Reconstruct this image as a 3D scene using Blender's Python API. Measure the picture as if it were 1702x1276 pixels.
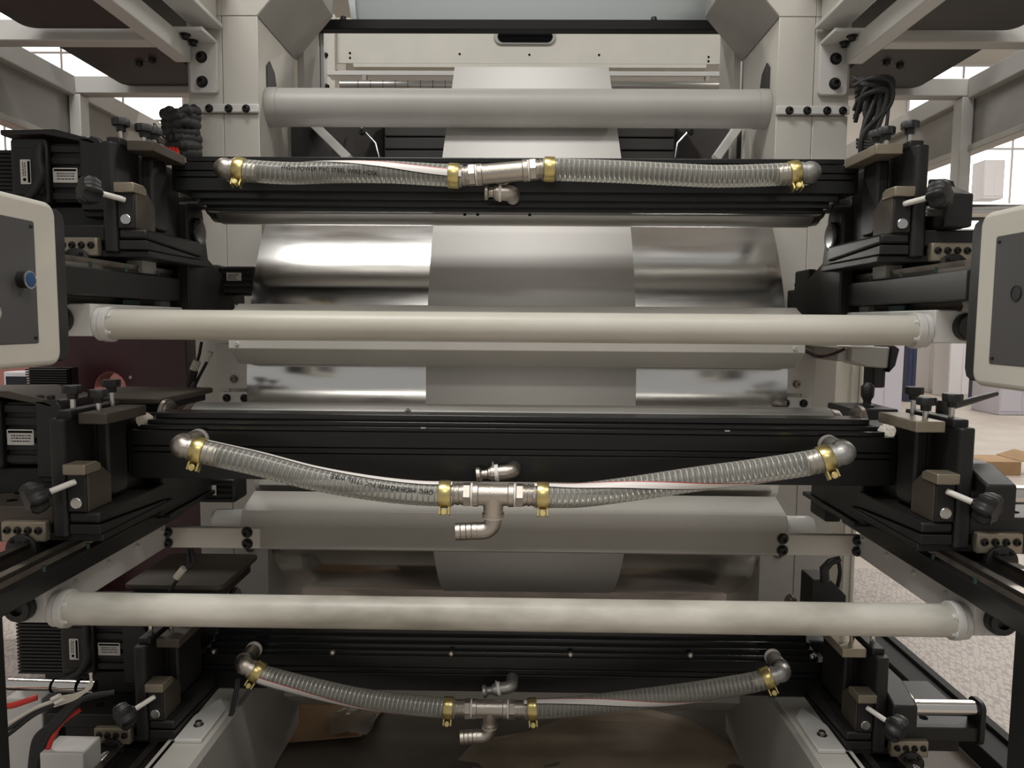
import bpy, bmesh, math, random
from mathutils import Vector, Matrix
random.seed(7)
for o in list(bpy.data.objects): bpy.data.objects.remove(o, do_unlink=True)
SC = bpy.context.scene
COL = SC.collection

# ------------------------------------------------------------------ camera
F = 1229.0                                   # focal length in pixels for a 1702 px wide frame
CAM = Vector((0.031, 0.0, 1.5))
_y = Vector(((870-851)/F, (638-535)/F, -1)).normalized()
_r = math.radians(0.45)
_x = Vector((math.cos(_r), -math.sin(_r), 0)); _x = (_x-_x.dot(_y)*_y).normalized()
_z = _x.cross(_y)
A = Matrix((_x, _y, _z)).transposed()        # world -> camera axes
CW = A.transposed()
cam = bpy.data.cameras.new('camera'); cam.sensor_width = 36; cam.lens = F/1702*36
cam.clip_start = 0.02
camo = bpy.data.objects.new('camera', cam); COL.objects.link(camo)
camo.matrix_world = Matrix.Translation(CAM) @ CW.to_4x4()
SC.camera = camo
def P(px, py, Y):
    d = CW @ Vector(((px-851)/F, (638-py)/F, -1))
    return CAM + d*(Y/d.y)
def zc(py, Y, px=858): return P(px, py, Y).z
def xc(px, Y, py=600): return P(px, py, Y).x

# ------------------------------------------------------------------ world, lights, exposure
W = bpy.data.worlds.new('world'); SC.world = W; W.use_nodes = True
W.node_tree.nodes['Background'].inputs[0].default_value = (1.0, 0.985, 0.95, 1)
W.node_tree.nodes['Background'].inputs[1].default_value = 0.36
def area(loc, target, sx, sy, power, col):
    L = bpy.data.lights.new('hall_light', 'AREA'); L.shape = 'RECTANGLE'; L.size = sx; L.size_y = sy
    L.energy = power; L.color = col
    o = bpy.data.objects.new('hall_light', L); COL.objects.link(o); o.location = loc
    o.rotation_euler = (Vector(target)-Vector(loc)).to_track_quat('-Z', 'Y').to_euler()
LAMPS = [(-1.35, .15, 5.9, 190), (2.3, -.5, 5.9, 90), (0.0, -4.0, 5.9, 110), (-6.0, 7.0, 8.2, 420), (6.5, 6.0, 8.2, 420), (9.0, 13.0, 8.2, 500)]  # entries after the second are unseen lamps added to light the hall
for lx, ly, lz, lp in LAMPS:
    area((lx, ly, lz), (lx, ly, 0), 2.4, 1.0 if lp == 190 else .5, lp, (1, .985, .96) if lp == 190 else (1, .965, .91))
SC.view_settings.view_transform = 'Standard'; SC.view_settings.look = 'None'
SC.view_settings.gamma = 1.0; SC.view_settings.use_curve_mapping = False
SC.view_settings.exposure = -0.12

# ------------------------------------------------------------------ materials
MAT = {}
def mat(name, col, rough=.5, metal=0.0, noise=.0, nscale=8.0, bump=0.0, bscale=60., spec=.5, stretch=None, alpha=1.0,
        rvar=0.0, emit=None, estr=0.0, col2=None, coat=0.0):
    m = bpy.data.materials.new(name); m.use_nodes = True; nt = m.node_tree; b = nt.nodes['Principled BSDF']
    b.inputs['Base Color'].default_value = (*col, 1); b.inputs['Roughness'].default_value = rough
    b.inputs['Metallic'].default_value = metal; b.inputs['Specular IOR Level'].default_value = spec
    b.inputs['Alpha'].default_value = alpha; b.inputs['Coat Weight'].default_value = coat
    if emit: b.inputs['Emission Color'].default_value = (*emit, 1); b.inputs['Emission Strength'].default_value = estr
    if noise or bump or rvar:
        tc = nt.nodes.new('ShaderNodeTexCoord'); mp = nt.nodes.new('ShaderNodeMapping')
        nt.links.new(tc.outputs['Object'], mp.inputs[0])
        if stretch: mp.inputs['Scale'].default_value = stretch
        n = nt.nodes.new('ShaderNodeTexNoise'); n.inputs['Scale'].default_value = nscale; n.inputs['Detail'].default_value = 5
        nt.links.new(mp.outputs[0], n.inputs['Vector'])
        if noise:
            r = nt.nodes.new('ShaderNodeValToRGB')
            c2 = col2 or tuple(max(0, c*(1-noise)) for c in col)
            r.color_ramp.elements[0].position = .36; r.color_ramp.elements[1].position = .66
            r.color_ramp.elements[0].color = (*c2, 1); r.color_ramp.elements[1].color = (*col, 1)
            nt.links.new(n.outputs[0], r.inputs[0]); nt.links.new(r.outputs[0], b.inputs['Base Color'])
        if rvar:
            mr = nt.nodes.new('ShaderNodeMapRange'); mr.inputs[1].default_value = .35; mr.inputs[2].default_value = .7
            mr.inputs[3].default_value = rough; mr.inputs[4].default_value = rough+rvar
            nt.links.new(n.outputs[0], mr.inputs[0]); nt.links.new(mr.outputs[0], b.inputs['Roughness'])
        if bump:
            n2 = nt.nodes.new('ShaderNodeTexNoise'); n2.inputs['Scale'].default_value = bscale; n2.inputs['Detail'].default_value = 3
            nt.links.new(mp.outputs[0], n2.inputs['Vector'])
            bp = nt.nodes.new('ShaderNodeBump'); bp.inputs['Strength'].default_value = bump; bp.inputs['Distance'].default_value = .002
            nt.links.new(n2.outputs[0], bp.inputs['Height']); nt.links.new(bp.outputs[0], b.inputs['Normal'])
    MAT[name] = m; return m
mat('paint', (.55, .525, .475), .42, noise=.10, nscale=3, bump=.12, bscale=150)
mat('paint_white', (.61, .60, .57), .40, noise=.06, nscale=4, bump=.08, bscale=150)
mat('paint_tube', (.58, .555, .495), .40, noise=.35, nscale=7, col2=(.47, .45, .38), bump=.1, bscale=120, stretch=(.35, 1, 1))
mat('paint_stain', (.59, .565, .50), .42, noise=.35, nscale=9, col2=(.30, .285, .235), bump=.15, bscale=120, stretch=(.45, 1, 1))
mat('paint_grey', (.36, .345, .32), .45, noise=.1, nscale=4)
mat('black_anod', (.009, .009, .009), .36, noise=.3, nscale=3, stretch=(.1, 1, 1), spec=.5)
mat('black_gloss', (.008, .008, .008), .25, spec=.6)
mat('black_matte', (.006, .006, .006), .6, noise=.2, nscale=5, spec=.25)
mat('black_steel', (.014, .013, .012), .5, noise=.35, nscale=6, bump=.1, bscale=90)
mat('brown_steel', (.085, .068, .052), .55, metal=.2, noise=.3, nscale=7)
mat('tan_steel', (.36, .31, .235), .42, metal=.55, noise=.2, nscale=12)
mat('black_plastic', (.014, .014, .014), .45, bump=.2, bscale=300)
mat('rubber', (.02, .019, .019), .65)
mat('stainless', (.58, .53, .47), .38, metal=1, noise=.12, nscale=20, bump=.25, bscale=220)
mat('stainless_dark', (.30, .27, .24), .38, metal=1, noise=.12, nscale=20)
mat('zinc', (.66, .66, .65), .25, metal=1, noise=.1, nscale=10)
mat('chrome', (.78, .77, .75), .10, metal=1, rvar=.16, nscale=3, stretch=(.5, 3, 3))
mat('steel_roll', (.62, .61, .58), .34, metal=1, rvar=.1, nscale=5, stretch=(.2, 1, 1))
mat('shaft', (.72, .70, .67), .16, metal=1)
mat('brass', (.74, .61, .27), .32, metal=.95, noise=.15, nscale=20)
mat('ptfe', (.80, .77, .72), .5)
mat('paper', (.67, .65, .62), .62, spec=.25)
mat('wire', (.86, .85, .82), .28, metal=.35)
mat('cast_grey', (.46, .45, .43), .42, metal=.75, noise=.15, nscale=15, bump=.3, bscale=160)
mat('stripe', (.80, .76, .72), .4)
mat('red_line', (.50, .06, .05), .4)
mat('hose_core', (.42, .41, .38), .3, alpha=.16, noise=.2, nscale=14)
mat('ink', (.005, .005, .006), .9, spec=.04)
mat('hmi_body', (.60, .575, .51), .45, noise=.06, nscale=6, bump=.08, bscale=200)
mat('hmi_face', (.072, .070, .070), .5)
mat('blue', (.012, .06, .16), .35)
mat('maroon', (.045, .008, .012), .35, noise=.3, nscale=4)
mat('pink', (.42, .17, .15), .5)
mat('nylon', (.45, .45, .42), .5)
mat('green_steel', (.04, .075, .07), .35, metal=.6)
mat('label_white', (.60, .58, .54), .5)
mat('red_cable', (.55, .03, .02), .45)
mat('white_cable', (.62, .58, .50), .45)
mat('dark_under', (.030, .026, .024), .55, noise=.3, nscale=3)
mat('alu', (.74, .75, .75), .35, metal=.5)
mat('wall', (.70, .67, .62), .8)
mat('wall_warm', (.72, .62, .54), .8)
mat('ceil', (.55, .54, .52), .8)
mat('cab_white', (.74, .72, .74), .5)
mat('cab_lav', (.62, .60, .68), .5)
mat('navy', (.035, .045, .095), .45)
mat('dark_glass', (.012, .012, .018), .15)
mat('card', (.40, .25, .13), .8, noise=.2, nscale=5)
mat('sheet', (.32, .25, .175), .7, noise=.35, nscale=4)
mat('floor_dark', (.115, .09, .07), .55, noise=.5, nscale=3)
mat('hood', (.42, .45, .45), .32, metal=.5)
mat('window_glow', (.9, .9, .88), .5, emit=(1, .98, .94), estr=3.0)
mat('lamp_glow', (.9, .9, .88), .5, emit=(1, .97, .9), estr=5.0)
# clear hose wall
m = bpy.data.materials.new('hose_clear'); m.use_nodes = True; nt = m.node_tree; nt.nodes.clear()
out = nt.nodes.new('ShaderNodeOutputMaterial'); mx = nt.nodes.new('ShaderNodeMixShader'); tr = nt.nodes.new('ShaderNodeBsdfTransparent')
gl = nt.nodes.new('ShaderNodeBsdfPrincipled'); gl.inputs['Base Color'].default_value = (.62, .61, .57, 1); gl.inputs['Roughness'].default_value = .14
gl.inputs['Specular IOR Level'].default_value = .7
tr.inputs[0].default_value = (.95, .95, .92, 1)
fr = nt.nodes.new('ShaderNodeFresnel'); fr.inputs[0].default_value = 1.5
ma = nt.nodes.new('ShaderNodeMath'); ma.operation = 'MULTIPLY_ADD'; ma.inputs[1].default_value = 1.0; ma.inputs[2].default_value = .16; ma.use_clamp = True
nt.links.new(fr.outputs[0], ma.inputs[0]); nt.links.new(ma.outputs[0], mx.inputs[0])
nt.links.new(tr.outputs[0], mx.inputs[1]); nt.links.new(gl.outputs[0], mx.inputs[2]); nt.links.new(mx.outputs[0], out.inputs[0])
MAT['hose_clear'] = m
# clear film
m = m.copy(); m.name = 'clear_film'; MAT['clear_film'] = m
for n in m.node_tree.nodes:
    if n.type == 'MATH': n.inputs[2].default_value = .22
# floor with tile joints
def floor_mat(name, c1, c2, joint, sx, sy, rough, bumpy=0.3):
    m = bpy.data.materials.new(name); m.use_nodes = True; nt = m.node_tree; b = nt.nodes['Principled BSDF']
    tc = nt.nodes.new('ShaderNodeTexCoord'); br = nt.nodes.new('ShaderNodeTexBrick'); br.offset = 0
    nt.links.new(tc.outputs['Object'], br.inputs['Vector'])
    br.inputs['Scale'].default_value = 1; br.inputs['Brick Width'].default_value = sx; br.inputs['Row Height'].default_value = sy
    br.inputs['Mortar Size'].default_value = .006
    br.inputs['Color1'].default_value = (*c1, 1); br.inputs['Color2'].default_value = (*c1, 1); br.inputs['Mortar'].default_value = (*joint, 1)
    n = nt.nodes.new('ShaderNodeTexNoise'); n.inputs['Scale'].default_value = 2.5; n.inputs['Detail'].default_value = 6
    nt.links.new(tc.outputs['Object'], n.inputs['Vector'])
    mx = nt.nodes.new('ShaderNodeMix'); mx.data_type = 'RGBA'; mx.inputs['B'].default_value = (*c2, 1)
    nt.links.new(br.outputs[0], mx.inputs['A']); nt.links.new(n.outputs[0], mx.inputs['Factor']); nt.links.new(mx.outputs['Result'], b.inputs['Base Color'])
    b.inputs['Roughness'].default_value = rough
    MAT[name] = m
floor_mat('floor', (.50, .45, .40), (.33, .28, .24), (.30, .27, .24), .6, .6, .5)
# tread plate: raised lozenges
m = bpy.data.materials.new('tread'); m.use_nodes = True; nt = m.node_tree; b = nt.nodes['Principled BSDF']
b.inputs['Roughness'].default_value = .5; b.inputs['Metallic'].default_value = .2
tc = nt.nodes.new('ShaderNodeTexCoord'); vo = nt.nodes.new('ShaderNodeTexVoronoi'); vo.inputs['Scale'].default_value = 52; vo.inputs['Randomness'].default_value = .35
vo.feature = 'DISTANCE_TO_EDGE'
mp = nt.nodes.new('ShaderNodeMapping'); mp.inputs['Scale'].default_value = (1, .55, 1); mp.inputs['Rotation'].default_value = (0, 0, .78)
cr = nt.nodes.new('ShaderNodeValToRGB'); cr.color_ramp.elements[0].color = (.23, .20, .185, 1); cr.color_ramp.elements[1].color = (.40, .355, .325, 1); cr.color_ramp.elements[1].position = .12
bp = nt.nodes.new('ShaderNodeBump'); bp.inputs['Strength'].default_value = .5; bp.inputs['Distance'].default_value = .004
nt.links.new(tc.outputs['Object'], mp.inputs[0]); nt.links.new(mp.outputs[0], vo.inputs['Vector']); nt.links.new(vo.outputs['Distance'], bp.inputs['Height']); nt.links.new(bp.outputs[0], b.inputs['Normal'])
nt.links.new(vo.outputs['Distance'], cr.inputs[0]); nt.links.new(cr.outputs[0], b.inputs['Base Color'])
MAT['tread'] = m

# ------------------------------------------------------------------ builders
OFF = {}
class MB:
    def __init__(s): s.v = []; s.f = []
    def add(s, vs, fs):
        n = len(s.v); s.v += [tuple(v) for v in vs]; s.f += [tuple(i+n for i in f) for f in fs]; return s
    def box(s, x0, x1, y0, y1, z0, z1):
        x0, x1 = min(x0, x1), max(x0, x1); y0, y1 = min(y0, y1), max(y0, y1); z0, z1 = min(z0, z1), max(z0, z1)
        return s.add([(x0,y0,z0),(x1,y0,z0),(x1,y1,z0),(x0,y1,z0),(x0,y0,z1),(x1,y0,z1),(x1,y1,z1),(x0,y1,z1)],
                     [(3,2,1,0),(4,5,6,7),(0,1,5,4),(1,2,6,5),(2,3,7,6),(3,0,4,7)])
    def prism(s, poly, a0, a1, axis):
        # poly of 2D points in the two other axes (order x,y,z without axis)
        def mk(p, a): return {'x': (a, p[0], p[1]), 'y': (p[0], a, p[1]), 'z': (p[0], p[1], a)}[axis]
        n = len(poly); vs = [mk(p, a0) for p in poly]+[mk(p, a1) for p in poly]
        fs = [tuple(range(n)), tuple(range(2*n-1, n-1, -1))]+[(i, i+n, (i+1) % n+n, (i+1) % n) for i in range(n)]
        return s.add(vs, fs)
    def frame(s, d):
        d = Vector(d).normalized(); up = Vector((0, 0, 1)) if abs(d.z) < .9 else Vector((0, 1, 0))
        a = d.cross(up).normalized(); b = a.cross(d).normalized(); return d, a, b
    def lathe(s, p0, p1, prof, n=24, lobes=0, amp=0, phase=0):
        # prof: (t along p0->p1 in metres, radius)
        p0 = Vector(p0); d, a, b = s.frame(Vector(p1)-p0); vs = []; fs = []
        for t, r in prof:
            for i in range(n):
                th = 2*math.pi*i/n+phase; rr = r*(1+amp*math.cos(lobes*th)) if lobes else r
                vs.append(p0+d*t+(a*math.cos(th)+b*math.sin(th))*rr)
        for k in range(len(prof)-1):
            for i in range(n):
                j = (i+1) % n; fs.append((k*n+i, k*n+j, (k+1)*n+j, (k+1)*n+i))
        fs.append(tuple(range(n-1, -1, -1))); m = (len(prof)-1)*n; fs.append(tuple(range(m, m+n)))
        return s.add(vs, fs)
    def cyl(s, p0, p1, r, r2=None, n=24):
        L = (Vector(p1)-Vector(p0)).length
        return s.lathe(p0, p1, [(0, r), (L, r if r2 is None else r2)], n)
    def tube(s, pts, r, n=16, caps=True):
        pts = [Vector(p) for p in pts]; vs = []; fs = []; N = len(pts)
        t0 = (pts[1]-pts[0]).normalized(); _, a, b = s.frame(t0)
        for i, p in enumerate(pts):
            t = (pts[min(i+1, N-1)]-pts[max(i-1, 0)]).normalized()
            a = (a-a.dot(t)*t).normalized(); b = t.cross(a)
            rr = r[i] if isinstance(r, (list, tuple)) else r
            for k in range(n):
                th = 2*math.pi*k/n; vs.append(p+(a*math.cos(th)+b*math.sin(th))*rr)
        for i in range(N-1):
            for k in range(n):
                j = (k+1) % n; fs.append((i*n+k, i*n+j, (i+1)*n+j, (i+1)*n+k))
        if caps: fs.append(tuple(range(n-1, -1, -1))); m = (N-1)*n; fs.append(tuple(range(m, m+n)))
        return s.add(vs, fs)
def mesh_from(mb, name):
    me = bpy.data.meshes.new(name); me.from_pydata([tuple(v) for v in mb.v], [], mb.f); me.validate()
    bm = bmesh.new(); bm.from_mesh(me); bmesh.ops.recalc_face_normals(bm, faces=bm.faces); bm.to_mesh(me); bm.free()
    return me
def smooth(me, ang=38):
    me.polygons.foreach_set('use_smooth', [True]*len(me.polygons)); me.set_sharp_from_angle(angle=math.radians(ang))
def obj(name, mb, material, parent=None, bev=0, label=None, loc=None, seg=2):
    me = mesh_from(mb, name); me.materials.append(MAT[material])
    base = OFF[parent.name] if parent is not None else (Vector(loc) if loc is not None else Vector((0, 0, 0)))
    me.transform(Matrix.Translation(-base)); smooth(me)
    o = bpy.data.objects.new(name, me); COL.objects.link(o)
    if parent is not None: o.parent = parent
    else: o.location = base
    OFF[o.name] = base.copy()
    if bev:
        md = o.modifiers.new('bevel', 'BEVEL'); md.width = bev; md.segments = seg; md.limit_method = 'ANGLE'; md.angle_limit = math.radians(40)
    if label: o['label'] = label
    return o
def thing(name, label, cat, loc, group=None):
    o = bpy.data.objects.new(name, None); COL.objects.link(o); o.location = loc; o.empty_display_size = .05
    OFF[o.name] = Vector(loc); o['label'] = label; o['category'] = cat
    if group: o['group'] = group
    return o
def tag(o, label, cat, group=None, kind=None):
    o['label'] = label
    if cat: o['category'] = cat
    if group: o['group'] = group
    if kind: o['kind'] = kind
    return o
def struct(name, mb, material, label=None, bev=0):
    o = obj(name, mb, material, bev=bev); o['kind'] = 'structure'
    if label: o['label'] = label
    return o
CACHE = {}
def copy_part(name, key, maker, material, parent, pos, rot=None):
    """alike small pieces share one mesh; maker builds it round the origin"""
    if key not in CACHE:
        me = mesh_from(maker(), name); me.materials.append(MAT[material]); smooth(me); CACHE[key] = me
    o = bpy.data.objects.new(name, CACHE[key]); COL.objects.link(o)
    if parent is not None: o.parent = parent; o.location = Vector(pos)-OFF[parent.name]
    else: o.location = pos
    if rot is not None: o.rotation_euler = rot.to_euler() if hasattr(rot, 'to_euler') else rot
    return o
def dirq(d): return Vector(d).normalized().to_track_quat('Z', 'Y')
def bolt(parent, pos, d, r=.008, material='black_steel', name='bolt'):
    # socket-head screw pointing out along d
    def mk():
        b = MB(); h = r*1.15
        return b.lathe((0,0,-.002), (0,0,1), [(0, r*1.5), (.003, r*1.5), (.003, r), (h*.85+.003, r), (h+.003, r*.88), (h+.003, r*.55), (h*.4+.003, r*.5)], 14)
    return copy_part(name, ('bolt', round(r, 4), material), mk, material, parent, pos, dirq(d))
def hexnut(mb, p0, p1, r): return mb.lathe(p0, p1, [(0, r*.92), (.002, r), ((Vector(p1)-Vector(p0)).length-.002, r), ((Vector(p1)-Vector(p0)).length, r*.92)], 6)
def rrect(x0, x1, z0, z1, r, n=5):
    pts = []
    for cx, cz, a in ((x1-r, z1-r, 0), (x0+r, z1-r, 90), (x0+r, z0+r, 180), (x1-r, z0+r, 270)):
        for k in range(n+1):
            t = math.radians(a+90*k/n); pts.append((cx+r*math.cos(t), cz+r*math.sin(t)))
    return pts
def spline(pts, n=60):
    pts = [Vector(p) for p in pts]; out = []
    ext = [pts[0]*2-pts[1]]+pts+[pts[-1]*2-pts[-2]]
    segs = len(pts)-1
    for i in range(n+1):
        t = i/n*segs; k = min(int(t), segs-1); u = t-k
        p0, p1, p2, p3 = ext[k:k+4]
        out.append(.5*((2*p1)+(-p0+p2)*u+(2*p0-5*p1+4*p2-p3)*u*u+(-p0+3*p1-3*p2+p3)*u**3))
    return out
SIDE = {-1: 'left', 1: 'right'}

# ================================================================== THE HALL
BW = 20.0
struct('floor', MB().box(-16, 16, -6, BW+.2, -.08, 0), 'floor')
struct('wall_left', MB().box(-16.2, -16, -1, BW, 0, 10.7), 'wall_warm')
struct('wall_right', MB().box(16, 16.2, -1, BW, 0, 10.7), 'wall')
struct('ceiling', MB().box(-16, 16, -1.0, BW, 10.5, 10.7), 'ceil')
struct('wall_back', MB().box(-16, 16, BW, BW+.2, 0, 10.7), 'wall')
def window(n, x0, x1, z0, z1, nx, nz, label):
    w = bpy.data.objects.new('window_%d' % n, None); COL.objects.link(w); w.location = (x0, BW, z0); OFF[w.name] = Vector((x0, BW, z0)); w['kind'] = 'structure'; w['label'] = label
    fr = MB()
    for i in range(nx+1):
        x = x0+(x1-x0)*i/nx; fr.box(x-.03, x+.03, BW-.07, BW-.01, z0, z1)
    for k in range(nz+1):
        z = z0+(z1-z0)*k/nz; fr.box(x0-.03, x1+.03, BW-.065, BW-.01, z-.03, z+.03)
    obj('window_frame', fr, 'cab_white', w)
    for i in range(nx):
        for k in range(nz):
            a = x0+(x1-x0)*i/nx; c = z0+(z1-z0)*k/nz
            obj('pane', MB().box(a+.03, a+(x1-x0)/nx-.03, BW-.035, BW-.02, c+.03, c+(z1-z0)/nz-.03), 'window_glow', w)
window(1, -15.4, -9.0, 5.0, 10.2, 4, 3, 'bright window band in the back wall behind the left walkway')
window(2, 10.0, 15.5, 4.0, 8.2, 4, 2, 'bright window band in the back wall behind the right walkway')

# ================================================================== CENTRAL DRUM AND WEB
DY, DZ, DR = 3.05, 1.27, .85
DXL, DXR = xc(407, 2.2), xc(1313, 2.2)
t = thing('printing_drum', 'large polished chrome central drum behind the white paper web', 'drum', (0, DY, 0.42))
obj('shell', MB().lathe((DXL, DY, DZ), (DXR, DY, DZ), [(0, DR-.012), (.004, DR), (DXR-DXL-.004, DR), (DXR-DXL, DR-.012)], 160), 'chrome', t)
for s in (-1, 1):
    x = DXL if s < 0 else DXR
    obj('hub', MB().cyl((x, DY, DZ), (x+s*.075, DY, DZ), .12, n=32), 'stainless_dark', t)
WX0, WX1 = xc(708, 2.2), xc(1058, 2.2)
pr = []
for k in range(0, 73):
    a = math.radians(270-k*135/72); pr.append((DY+(DR+.002)*math.cos(a), DZ+(DR+.002)*math.sin(a)))
e = Vector((pr[-1][0], pr[-1][1])); d = Vector((1, 1)).normalized()
RC = e+d*.93+Vector((d.y, -d.x))*.03     # guide roller centre
for k in range(1, 12): q = e+d*.93*k/11; pr.append((q.x, q.y))
for k in range(1, 10):
    a = math.radians(135-k*55/9); pr.append((RC.x+.03*math.cos(a), RC.y+.03*math.sin(a)))
pr.append((pr[-1][0]+.8, pr[-1][1]-.14))
b = MB(); n = len(pr)
b.add([(WX0, y, z) for y, z in pr]+[(WX1, y, z) for y, z in pr], [(i, i+1, n+i+1, n+i) for i in range(n-1)])
w = obj('paper_web', b, 'paper', loc=(0, DY, DZ-DR)); md = w.modifiers.new('thick', 'SOLIDIFY'); md.thickness = .0008
tag(w, 'white paper web running over the chrome drum and up behind the cross tube', 'paper')
t = thing('guide_roller', 'short steel guide roller under the paper behind the top cross tube', 'roller', (0, RC.x, RC.y-.028))
obj('roller_body', MB().cyl((WX0+.01, RC.x, RC.y), (WX1-.01, RC.x, RC.y), .028, n=40), 'steel_roll', t)
for s in (-1, 1): obj('journal', MB().cyl(((WX0 if s < 0 else WX1)-s*.03, RC.x, RC.y), ((WX0 if s < 0 else WX1)-s*.002, RC.x, RC.y), .010), 'stainless_dark', t)

# ================================================================== PILLARS
PY = 2.6
for s in (-1, 1):
    S = SIDE[s]
    uo, um, ui = 1.128, 1.008, .885
    t = thing('frame_pillar', 'beige painted steel frame pillar on the %s of the drum with bolted plates' % S, 'pillar', (s*1.0, PY, 0))
    obj('pillar_body', MB().box(s*(uo-.004), s*(ui+.004), PY+.006, PY+.42, 0, 2.7), 'paint', t, bev=.004)
    zb, zt = zc(190, PY), zc(178, PY)
    for k, (a, c) in enumerate(((uo, um+.001), (um-.001, ui))):
        obj('front_plate', MB().box(s*a, s*c, PY, PY+.008, 0.0, zb-.002), 'paint', t, bev=.002)
        obj('front_plate', MB().box(s*a, s*c, PY, PY+.008, zt+.002, zc(27, PY)), 'paint', t, bev=.002)
    obj('bolt_strip', MB().box(s*uo, s*(ui-.003), PY-.014, PY+.004, zb, zt+.004), 'paint_white', t, bev=.003)
    for u in (1.105, 1.052, .985, .925): bolt(t, (s*u, PY-.014, (zb+zt)/2), (0, -1, 0), .0095)
    # flared head plate
    z0 = zc(27, PY); 
    obj('head_plate', MB().prism([(s*um, z0), (s*(ui), z0), (s*(ui-.15), z0+.17), (s*(ui-.15), 3.0), (s*um, 3.0)], PY-.002, PY+.008, 'y'), 'paint', t, bev=.002)
    obj('head_block', MB().prism([(s*(ui+.002), z0), (s*(ui-.148), z0+.17), (s*(ui-.148), 3.0), (s*(ui+.002), 3.0)], PY+.008, PY+.44, 'y'), 'paint_grey', t, bev=.003)
    obj('head_plate', MB().prism([(s*uo, z0), (s*um, z0), (s*um, 2.95), (s*uo, 2.95)], PY-.002, PY+.008, 'y'), 'paint', t, bev=.002)
    obj('side_plate', MB().box(s*(ui-.03), s*(ui-.002), PY+.44, PY+.66, 1.95, 3.0), 'paint_grey', t, bev=.002)
    obj('cable_notch', MB().prism([(PY+.09, zc(148, PY+.1)), (PY+.20, zc(148, PY+.1)), (PY+.17, zc(112, PY+.1)), (PY+.12, zc(100, PY+.1)), (PY+.09, zc(112, PY+.1))], s*(ui-.001), s*(ui+.003), 'x'), 'dark_under', t)
    # lower bearing block and strip
    obj('bearing_block', MB().box(s*1.02, s*.87, PY-.10, PY+.01, zc(650, PY-.1), zc(575, PY-.1)), 'paint', t, bev=.003)
    bolt(t, (s*.955, PY-.10, zc(634, PY-.1)), (0, -1, 0), .010, 'stainless_dark')
    obj('bolt_strip', MB().box(s*1.0, s*.865, PY-.115, PY-.09, zc(675, PY-.1), zc(655, PY-.1)), 'paint_white', t, bev=.003)
    for u in (.975, .915): bolt(t, (s*u, PY-.115, zc(665, PY-.1)), (0, -1, 0), .0095)
    obj('foot_block', MB().box(s*1.0, s*.87, PY-.12, PY+.01, zc(760, PY-.1), zc(680, PY-.1)), 'paint_white', t, bev=.003)
    bolt(t, (s*.95, PY-.002, zc(915, PY)), (0, -1, 0), .012, 'stainless_dark')
    # angle bracket under the walkway beam
    bk = obj('angle_bracket', MB().prism(rrect(min(s*1.115, s*1.02), max(s*1.115, s*1.02), zc(158, PY), zc(70, PY), .012), PY-.016, PY+.001, 'y'), 'paint_white', t, bev=.002)
    obj('bracket_flange', MB().box(s*1.135, s*1.02, PY-.13, PY, zc(76, PY), zc(70, PY)), 'paint_white', bk, bev=.002)
    for py in (99, 140): bolt(t, (s*1.073, PY-.016, zc(py, PY)), (0, -1, 0), .0135)
    for dy in (-.04, -.095): bolt(t, (s*1.09, PY+dy, zc(77, PY)), (0, 0, -1), .0115)

CY = 2.72; cz = zc(180, CY)
t = thing('cross_tube', 'thick grey painted cross tube between the pillar heads above the web', 'tube', (0, CY, cz-.066))
obj('tube_body', MB().cyl((-.888, CY, cz), (.888, CY, cz), .066, n=64), 'paint_grey', t)
for s in (-1, 1): obj('end_collar', MB().cyl((s*.888, CY, cz), (s*.85, CY, cz), .0685, n=64), 'paint_grey', t)

# ================================================================== REAR UPPER PART OF THE PRESS
Y = 3.22
t = thing('rear_crossbeam', 'black square crossbeam high behind the top cross tube', 'beam', (0, Y, zc(48, Y)))
obj('beam_body', MB().box(xc(527, Y), xc(1224, Y), Y, Y+.05, zc(49, Y), zc(32, Y)), 'black_matte', t, bev=.003)
for px in (575, 1075): bolt(t, (xc(px, Y), Y+.02, zc(31, Y)), (0, 0, 1), .012)
t = thing('reflector_hood', 'blue-grey sheet metal hood sloping up above the black crossbeam', 'hood', (0, Y+.06, zc(32, Y)))
obj('hood_sheet', MB().prism([(Y+.055, zc(34, Y)), (Y+.062, zc(34, Y)), (Y+.022, zc(34, Y)+.35), (Y+.015, zc(34, Y)+.35)], xc(592, Y), xc(1196, Y), 'x'), 'hood', t)
for s, a, c in ((-1, 578, 592), (1, 1196, 1206)):
    obj('hood_cheek', MB().prism([(xc(a, Y), zc(-40, Y)), (xc(c, Y), zc(-40, Y)), (xc(c+s*-4, Y), zc(30, Y)), (xc(a+(10 if s < 0 else 0), Y), zc(30, Y))], Y+.02, Y+.05, 'y'), 'hood', t)
for s, a, c in ((-1, 524, 546), (1, 1205, 1226)):
    t = thing('profile_post', 'bright aluminium profile post beside the %s end of the black crossbeam' % SIDE[s], 'post', (xc((a+c)/2, Y+.06), Y+.08, zc(148, Y+.06)))
    q = Y+.06; xa, xb = xc(a, q), xc(c, q); wd = (xb-xa)
    for k in range(3):
        obj('profile_rib', MB().box(xa+wd*(k/3+.03), xa+wd*((k+1)/3-.03), q, q+.05, zc(146, q)-.02, 3.05), 'alu', t, bev=.003)
    obj('profile_core', MB().box(xa+.004, xb-.004, q+.008, q+.045, zc(146, q)-.02, 3.04), 'stainless_dark', t)
    bolt(t, (xb-.004 if s < 0 else xa+.004, q+.02, zc(90, q)), (-s, -.6, 0), .010)
    bolt(t, (xb if s < 0 else xa, q+.02, zc(143, q)), (-s, -.6, 0), .010)
q = 4.1
t = thing('rear_cover', 'cream sheet metal rear cover with an oval dark opening', 'cover', (0, q, zc(106, q)))
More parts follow.
